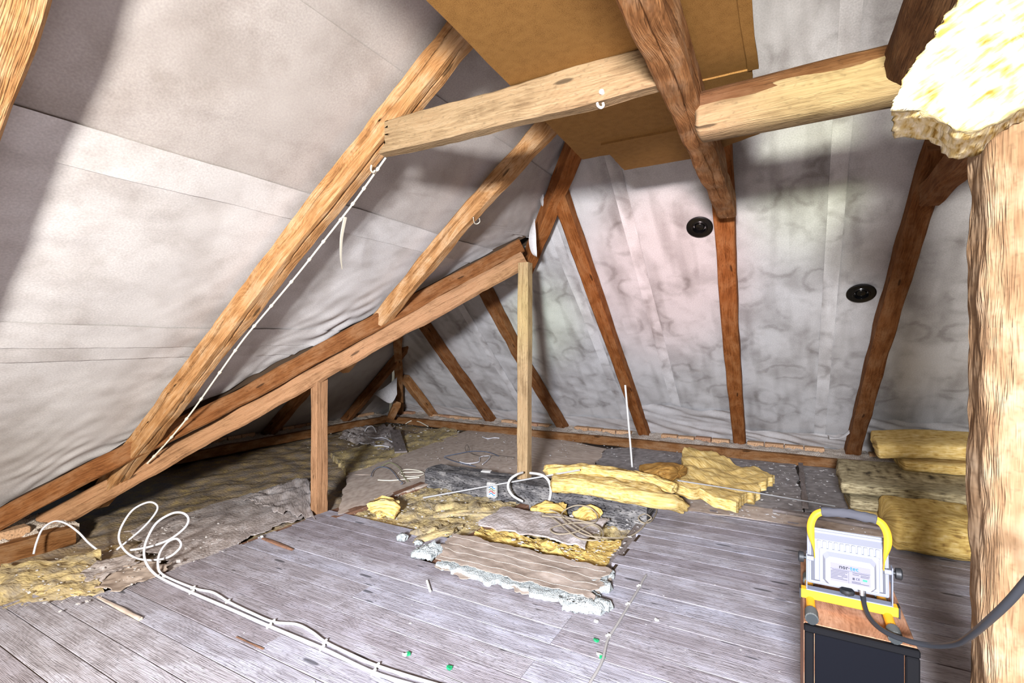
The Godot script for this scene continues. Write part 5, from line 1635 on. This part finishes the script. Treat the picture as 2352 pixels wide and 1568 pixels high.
func small_things() -> void:
	roof_vent([Vector3(-0.718, 2.545, -4.828)][0], "round black roof vent left of the nearly upright rafter")
	roof_vent([Vector3(0.57, 1.94, -5.525)][0], "round black roof vent beside the dark right rafter")
	# loose flaps of membrane
	single("membrane_flap", leaf([Vector3(-2.111, 2.983, -4.432), Vector3(-2.133, 2.889, -4.42), Vector3(-2.115, 2.817, -4.43), Vector3(-2.074, 2.757, -4.453)], [Vector3(-2.094, 2.971, -4.396), Vector3(-2.083, 2.878, -4.402), Vector3(-2.075, 2.819, -4.406), Vector3(-2.057, 2.747, -4.417)]), M.lining_lap, "small upper torn membrane flap beside the hip rafter", "flap")
	single("membrane_flap", leaf([Vector3(-2.167, 2.685, -4.344), Vector3(-2.204, 2.55, -4.324), Vector3(-2.207, 2.445, -4.322), Vector3(-2.182, 2.352, -4.336), Vector3(-2.141, 2.318, -4.358)], [Vector3(-2.137, 2.673, -4.303), Vector3(-2.126, 2.539, -4.309), Vector3(-2.123, 2.435, -4.311), Vector3(-2.119, 2.36, -4.314), Vector3(-2.119, 2.31, -4.314)]), M.lining_lap, "lower torn membrane flap above the top of the tall post", "flap")
	single("membrane_flap", leaf([Vector3(-6.177, 0.62, -6.295), Vector3(-6.002, 0.731, -6.392), Vector3(-5.828, 0.894, -6.488)], [Vector3(-6.006, 0.619, -6.161), Vector3(-5.791, 0.475, -6.28), Vector3(-5.69, 0.627, -6.336)]), M.lining_lap, "folded down membrane corner with dashes in the dark wing", "flap")
	single("membrane_flap", leaf([Vector3(0.404, 0.383, -7.084), Vector3(0.509, 0.352, -7.142), Vector3(0.614, 0.425, -7.2), Vector3(0.66, 0.53, -7.226)], [Vector3(0.415, 0.339, -7.044), Vector3(0.528, 0.344, -7.107), Vector3(0.637, 0.422, -7.168), Vector3(0.701, 0.614, -7.203)]), M.lining_lap, "curled torn membrane strip at the foot of the dark rafter", "flap")
	single("hanging_strap", leaf([Vector3(-2.423, 2.271, -2.213), Vector3(-2.538, 2.172, -2.288), Vector3(-2.654, 2.07, -2.394), Vector3(-2.73, 2.004, -2.481)], [Vector3(-2.418, 2.275, -2.236), Vector3(-2.534, 2.175, -2.31), Vector3(-2.652, 2.072, -2.407), Vector3(-2.73, 2.005, -2.485)]), M.cream_cable, "cream plastic strap hanging behind the nearest rafter", "strap")
	single("hook", tube([Vector3(-2.244, 2.506, -3.4), Vector3(-2.276, 2.478, -3.468), Vector3(-2.275, 2.479, -3.506), Vector3(-2.255, 2.497, -3.515), Vector3(-2.237, 2.512, -3.48)], 0.004, {"seg": 6}), M.cream_cable, "small cream hook on the shorter knotty rafter", "hook")
	single("hook", tube([Vector3(-2.17, 2.544, -2.194), Vector3(-2.19, 2.526, -2.211), Vector3(-2.198, 2.52, -2.237), Vector3(-2.185, 2.531, -2.238)], 0.006, {"seg": 6}), M.cream_cable, "small cream hook on the nearest rafter below the plank", "hook")
	single("hook", tube([Vector3(-0.737, 2.545, -2.1), Vector3(-0.733, 2.531, -2.1), Vector3(-0.719, 2.52, -2.1), Vector3(-0.709, 2.526, -2.1), Vector3(-0.711, 2.539, -2.1)], 0.006, {"seg": 6}), M.white_plastic, "white clip under the wide plank overhead", "hook")
	single("cable_clip", lathe([Vector3(-0.713, 2.583, -2.095)][0], Vector3(0, 0, 1), [[0.0, 0.012], [0.011, 0.01], [0.011, -0.006]], 10), M.white_plastic, "white round clip on the face of the wide plank", "clip")
	beam("peg", [Vector3(-0.414, 2.62, -4.3), Vector3(-0.37, 2.614, -4.3)], 0.03, 0.03, Vector3.UP, M.rafter, "small wooden peg at the end of the collar beam", {"seed": 70.0}, "peg")
	# junction box on the beam
	var c: Vector3 = [Vector3(-2.522, 0.062, -4.165)][0]
	var jb := thing("junction_box", c + Vector3(0, -0.06, 0), "open white junction box with coloured wires on the blackened beam", "box")
	var b := Mesher.new()
	b.box(c + Vector3(-0.05, -0.07, -0.012), c + Vector3(0.05, 0.07, -0.006))
	put("back", b, M.white_plastic, jb)
	for s in [[-0.05, -0.07, -0.046, 0.07], [0.046, -0.07, 0.05, 0.07], [-0.05, 0.066, 0.05, 0.07], [-0.05, -0.07, 0.05, -0.066]]:
		b = Mesher.new()
		b.box(c + Vector3(s[0], s[1], -0.012), c + Vector3(s[2], s[3], 0.03))
		put("side", b, M.white_plastic, jb)
	var wm := [M.bright_blue, M.red_wire, M.green_wire, M.bright_blue, M.white_plastic]
	for i in 5:
		var y := -0.045 + i * 0.022
		put("wire", tube([c + Vector3(-0.04, y - 0.01, 0.0), c + Vector3(-0.01, y + 0.014, 0.018), c + Vector3(0.02, y - 0.008, 0.014), c + Vector3(0.042, y + 0.012, 0.004)], 0.0045, {"seg": 6}), wm[i], jb)
	b = Mesher.new()
	b.box(Vector3(-0.05, 0, -0.035), Vector3(0.05, 0.012, 0.035), 0.003)
	b.turn(Transform3D(Basis(Vector3.UP, 0.3), [Vector3(-2.75, 0.15, -4.412)][0]))
	single("box_lid", b, M.white_plastic, "small white box lid lying on top of the blackened beam", "lid")
	# wire scraps
	wire([Vector3(-3.988, 0.03, -4.025), Vector3(-4.15, 0.03, -4.229), Vector3(-4.146, 0.05, -4.322), Vector3(-4.071, 0.03, -4.385), Vector3(-3.868, 0.03, -4.256), Vector3(-3.655, 0.03, -4.09), Vector3(-3.502, 0.04, -3.984), Vector3(-3.502, 0.03, -3.952)], 0.004, M.blue_wire, "bluish grey wire scrap left of the blackened beam")
	wire([Vector3(-4.188, 0.03, -4.366), Vector3(-4.161, 0.06, -4.504), Vector3(-3.956, 0.03, -4.449), Vector3(-3.661, 0.03, -4.186), Vector3(-3.496, 0.03, -4.065)], 0.0035, M.green_wire, "thin green wire scrap arching left of the blackened beam")
	wire([Vector3(-3.851, 0.02, -4.309), Vector3(-3.89, 0.02, -4.463), Vector3(-3.732, 0.02, -4.505), Vector3(-3.574, 0.02, -4.42), Vector3(-3.605, 0.02, -4.279), Vector3(-3.734, 0.02, -4.248), Vector3(-3.83, 0.02, -4.321), Vector3(-3.747, 0.02, -4.41), Vector3(-3.631, 0.02, -4.474)], 0.005, M.cream_cable, "cream cable scrap coiled by the blackened beam end")
	wire([Vector3(-3.862, 0.015, -4), Vector3(-3.719, 0.015, -4.059), Vector3(-3.592, 0.015, -4.227), Vector3(-3.54, 0.015, -4.296)], 0.006, M.cream_cable, "straight cream cable scrap left of the blackened beam")
	wire([Vector3(-3.864, 0.03, -5.179), Vector3(-3.753, 0.05, -5.31), Vector3(-3.641, 0.06, -5.495), Vector3(-3.51, 0.03, -5.664), Vector3(-3.268, 0.03, -5.538)], 0.004, M.blue_wire, "long bluish wire scrap behind the blackened beam")
	wire([Vector3(-3.835, 0.03, -5.14), Vector3(-3.629, 0.03, -5.042), Vector3(-3.39, 0.03, -4.975), Vector3(-3.232, 0.03, -4.943)], 0.004, M.blue_wire, "short bluish wire scrap behind the blackened beam")
	wire([Vector3(-3.753, 0.03, -5.529), Vector3(-3.794, 0.08, -5.549), Vector3(-3.771, 0.12, -5.566), Vector3(-3.713, 0.08, -5.532), Vector3(-3.659, 0.03, -5.492), Vector3(-3.449, 0.02, -5.459), Vector3(-3.327, 0.02, -5.583), Vector3(-3.073, 0.02, -5.612)], 0.0035, M.dark_wire, "dark wire scrap with a small standing loop behind the beam")
	wire([Vector3(-3.552, 0.02, -5.082), Vector3(-3.414, 0.02, -5.058), Vector3(-3.346, 0.02, -5.196), Vector3(-3.462, 0.02, -5.397), Vector3(-3.438, 0.02, -5.494), Vector3(-3.371, 0.02, -5.503), Vector3(-3.285, 0.02, -5.281), Vector3(-3.238, 0.02, -5.106)], 0.006, M.white_cable, "white cable scrap with a bent end behind the beam")
	wire([Vector3(-6.129, 0.02, -6.049), Vector3(-6.05, 0.1, -6.038), Vector3(-6.012, 0.1, -6.107), Vector3(-5.909, 0.02, -6.08)], 0.009, M.white_cable, "white cable scrap arched over wool in the wing")
	wire([Vector3(-5.718, 0.02, -5.716), Vector3(-5.548, 0.02, -5.691), Vector3(-5.467, 0.02, -5.775), Vector3(-5.141, 0.02, -5.611)], 0.009, M.white_cable, "white wavy cable scrap beside the grey lath")
	wire([Vector3(-5.475, 0.02, -5.317), Vector3(-5.334, 0.02, -5.324), Vector3(-5.331, 0.02, -5.433)], 0.009, M.white_cable, "short white cable scrap on dusty wool in the wing")
	wire([Vector3(-5.142, 0.02, -5.258), Vector3(-5.083, 0.02, -5.325), Vector3(-4.923, 0.02, -5.312)], 0.009, M.white_cable, "short white cable scrap in front of the grey lath")
	wire([Vector3(-6.037, 0.02, -6.95), Vector3(-6.01, 0.06, -7.072), Vector3(-5.828, 0.06, -7.06), Vector3(-5.513, 0.02, -6.924)], 0.009, M.cream_cable, "pale cable scrap arched below the corner strut")
	wire([Vector3(-4.184, 0.015, -6.597), Vector3(-4.039, 0.015, -6.517), Vector3(-3.987, 0.015, -6.625), Vector3(-3.899, 0.015, -6.634)], 0.008, M.white_cable, "white twig like cable scrap on the far brown panel")
	# laths
	beam("lath", [Vector3(-5.674, 0.04, -6.265), Vector3(-4.517, 0.03, -5.106)], 0.16, 0.02, Vector3.UP, M.grey_lath, "short grey lath lying on the wool in the wing", {"seed": 71.0, "chamfer": 0.003, "wob": 0.002}, "lath")
	beam("lath", [Vector3(-0.126, 0.02, -4.972), Vector3(0.655, 0.02, -4.91)], 0.07, 0.025, Vector3.UP, M.grey_lath, "weathered lath lying along the boards behind the work lamp", {"seed": 72.0, "chamfer": 0.003, "wob": 0.003}, "lath")
	beam("lath", [Vector3(0.118, 0.01, -7.268), Vector3(0.125, 0.01, -5.211)], 0.05, 0.02, Vector3.UP, M.grey_lath, "narrow lath covering the joint between the grey floor panels", {"seed": 73.0, "chamfer": 0.003}, "lath")
	beam("splinter", [Vector3(-2.452, 0.004, -1.542), Vector3(-2.241, 0.004, -1.544)], 0.02, 0.008, Vector3.UP, M.joist, "reddish splintered sliver along a joint near the white cables", {"seed": 74.0, "chamfer": 0.002, "w_end": 0.012}, "splinter")
	beam("splinter", [Vector3(-3.501, 0.004, -2.411), Vector3(-3.125, 0.004, -2.383)], 0.022, 0.008, Vector3.UP, M.joist, "reddish broken board edge near the left post", {"seed": 75.0, "chamfer": 0.002, "w_end": 0.01}, "splinter")
	beam("splinter", [Vector3(-3.549, 0.004, -1.389), Vector3(-3.059, 0.004, -1.388)], 0.02, 0.008, Vector3.UP, M.hard_board, "pale splintered edge strip on a board end", {"seed": 76.0, "chamfer": 0.002, "w_end": 0.01}, "splinter")
	# bits on the boards
	var bits := [
		[[Vector3(-1.597, 0, -1.858)][0], M.green_bit, "green plastic shard near the white cable pair"],
		[[Vector3(-1.365, 0, -1.87)][0], M.green_bit, "green plastic shard lowest on the boards"],
		[[Vector3(-0.78, 0, -2.284)][0], M.green_bit, "green plastic shard under the grey clipped cable"],
		[[Vector3(-0.846, 0, -2.398)][0], M.green_bit, "tiny green shard left of the grey clipped cable"],
		[[Vector3(-1.608, 0, -1.844)][0], M.crumb, "white flake beside the green shard near the cable pair"],
		[[Vector3(-0.791, 0, -2.297)][0], M.crumb, "white flake beside the green shard under the cable"],
		[[Vector3(-0.905, 0, -2.561)][0], M.crumb, "pale flake on the boards below the mat corner"],
		[[Vector3(-0.625, 0, -2.73)][0], M.crumb, "pale flake alone on the boards right of the cable"],
	]
	for q in bits:
		var p: Vector3 = q[0]
		b = Mesher.new()
		var ring := PackedVector3Array()
		for i in 6:
			var a := TAU * i / 6.0
			ring.append(p + Vector3(cos(a) * 0.016 * rng.randf_range(0.6, 1.3), 0.006 + rng.randf_range(0, 0.005), sin(a) * 0.012 * rng.randf_range(0.6, 1.3)))
		b.fan(ring)
		for i in 6:
			var u := ring[i]
			var v := ring[(i + 1) % 6]
			b.quad(u, v, Vector3(v.x, 0.001, v.z), Vector3(u.x, 0.001, u.z))
		single("shard", b, q[1], q[2], "shard")
	batt("wool_flake", [Vector3(-2.564, 0.02, -2.884), Vector3(-2.555, 0.03, -2.908), Vector3(-2.521, 0.02, -2.908)], 0.05, 0.05, M.fluff, "white wool flake on the boards before the left bay", {"seed": 77.0, "rough": 0.02, "freq": 20.0, "square": 0.9, "step": 0.01, "seg": 18})
	batt("wool_flake", [Vector3(-2.409, 0.01, -2.878), Vector3(-2.399, 0.015, -2.896), Vector3(-2.375, 0.01, -2.897)], 0.035, 0.03, M.fluff, "smaller white wool flake on the boards left of the mat", {"seed": 78.0, "rough": 0.015, "freq": 20.0, "square": 0.9, "step": 0.01, "seg": 18})
	single("cable_stub", tube([Vector3(-1.975, 0.008, -2.472), Vector3(-1.88, 0.008, -2.382)], 0.008, {"seg": 10, "smooth": false}), M.white_plastic, "short white cable stub lying alone on the boards", "stub")
	crumbs()


func crumbs() -> void:
	var flake := Mesher.new()
	flake.box(Vector3(-0.5, 0, -0.5), Vector3(0.5, 0.24, 0.4), 0.11)
	var zones := [
		# x0 x1 z0 z1 y count size
		[-3.35, -2.25, -4.1, -3.15, 0.0, 220, 0.007, "loose white crumbs strewn over the left opened bay"],
		[-1.8, -1.06, -4.1, -3.1, 0.02, 200, 0.008, "loose white plaster crumbs along the right bay edge"],
		[-4.4, -3.5, -2.4, -1.2, 0.02, 240, 0.007, "loose white crumbs along the board ends on the left"],
		[-3.5, 0.9, -3.9, -0.9, 0.001, 200, 0.0035, "fine white specks strewn over the floor boards"],
		[-1.0, 1.0, -6.9, -4.7, 0.008, 420, 0.008, "white plaster crumbs on the panels near the far plate"],
		[-4.6, -1.2, -7.05, -4.6, 0.012, 240, 0.007, "white crumbs on the brown panels behind the beam"],
		[-6.4, -4.6, -7.0, -4.6, 0.03, 120, 0.011, "white crumbs over the wool in the wing"],
	]
	for z in zones:
		var mm := MultiMesh.new()
		mm.transform_format = MultiMesh.TRANSFORM_3D
		mm.mesh = flake.mesh(Vector3.ZERO)
		mm.instance_count = z[5]
		for i in z[5]:
			var x := rng.randf_range(z[0], z[1])
			var zz := rng.randf_range(z[2], z[3])
			var f := noise2.get_noise_2d(x * 1.7, zz * 1.7)
			if f < 0.0:
				x = clampf(x + rng.randfn(0, 0.25), z[0], z[1])
				zz = clampf(zz + rng.randfn(0, 0.25), z[2], z[3])
			var s: float = z[6] * exp(rng.randfn(0.0, 0.5))
			mm.set_instance_transform(i, Transform3D(Basis.from_euler(Vector3(rng.randf_range(-0.4, 0.4), rng.randf() * TAU, rng.randf_range(-0.4, 0.4))).scaled(Vector3(s * rng.randf_range(0.8, 2.2), s, s)), Vector3(x, z[4], zz)))
		var o := MultiMeshInstance3D.new()
		o.name = numbered("plaster_crumbs")
		o.multimesh = mm
		o.material_override = M.crumb
		add_child(o)
		tag(o, z[7], "crumbs", "", "stuff")
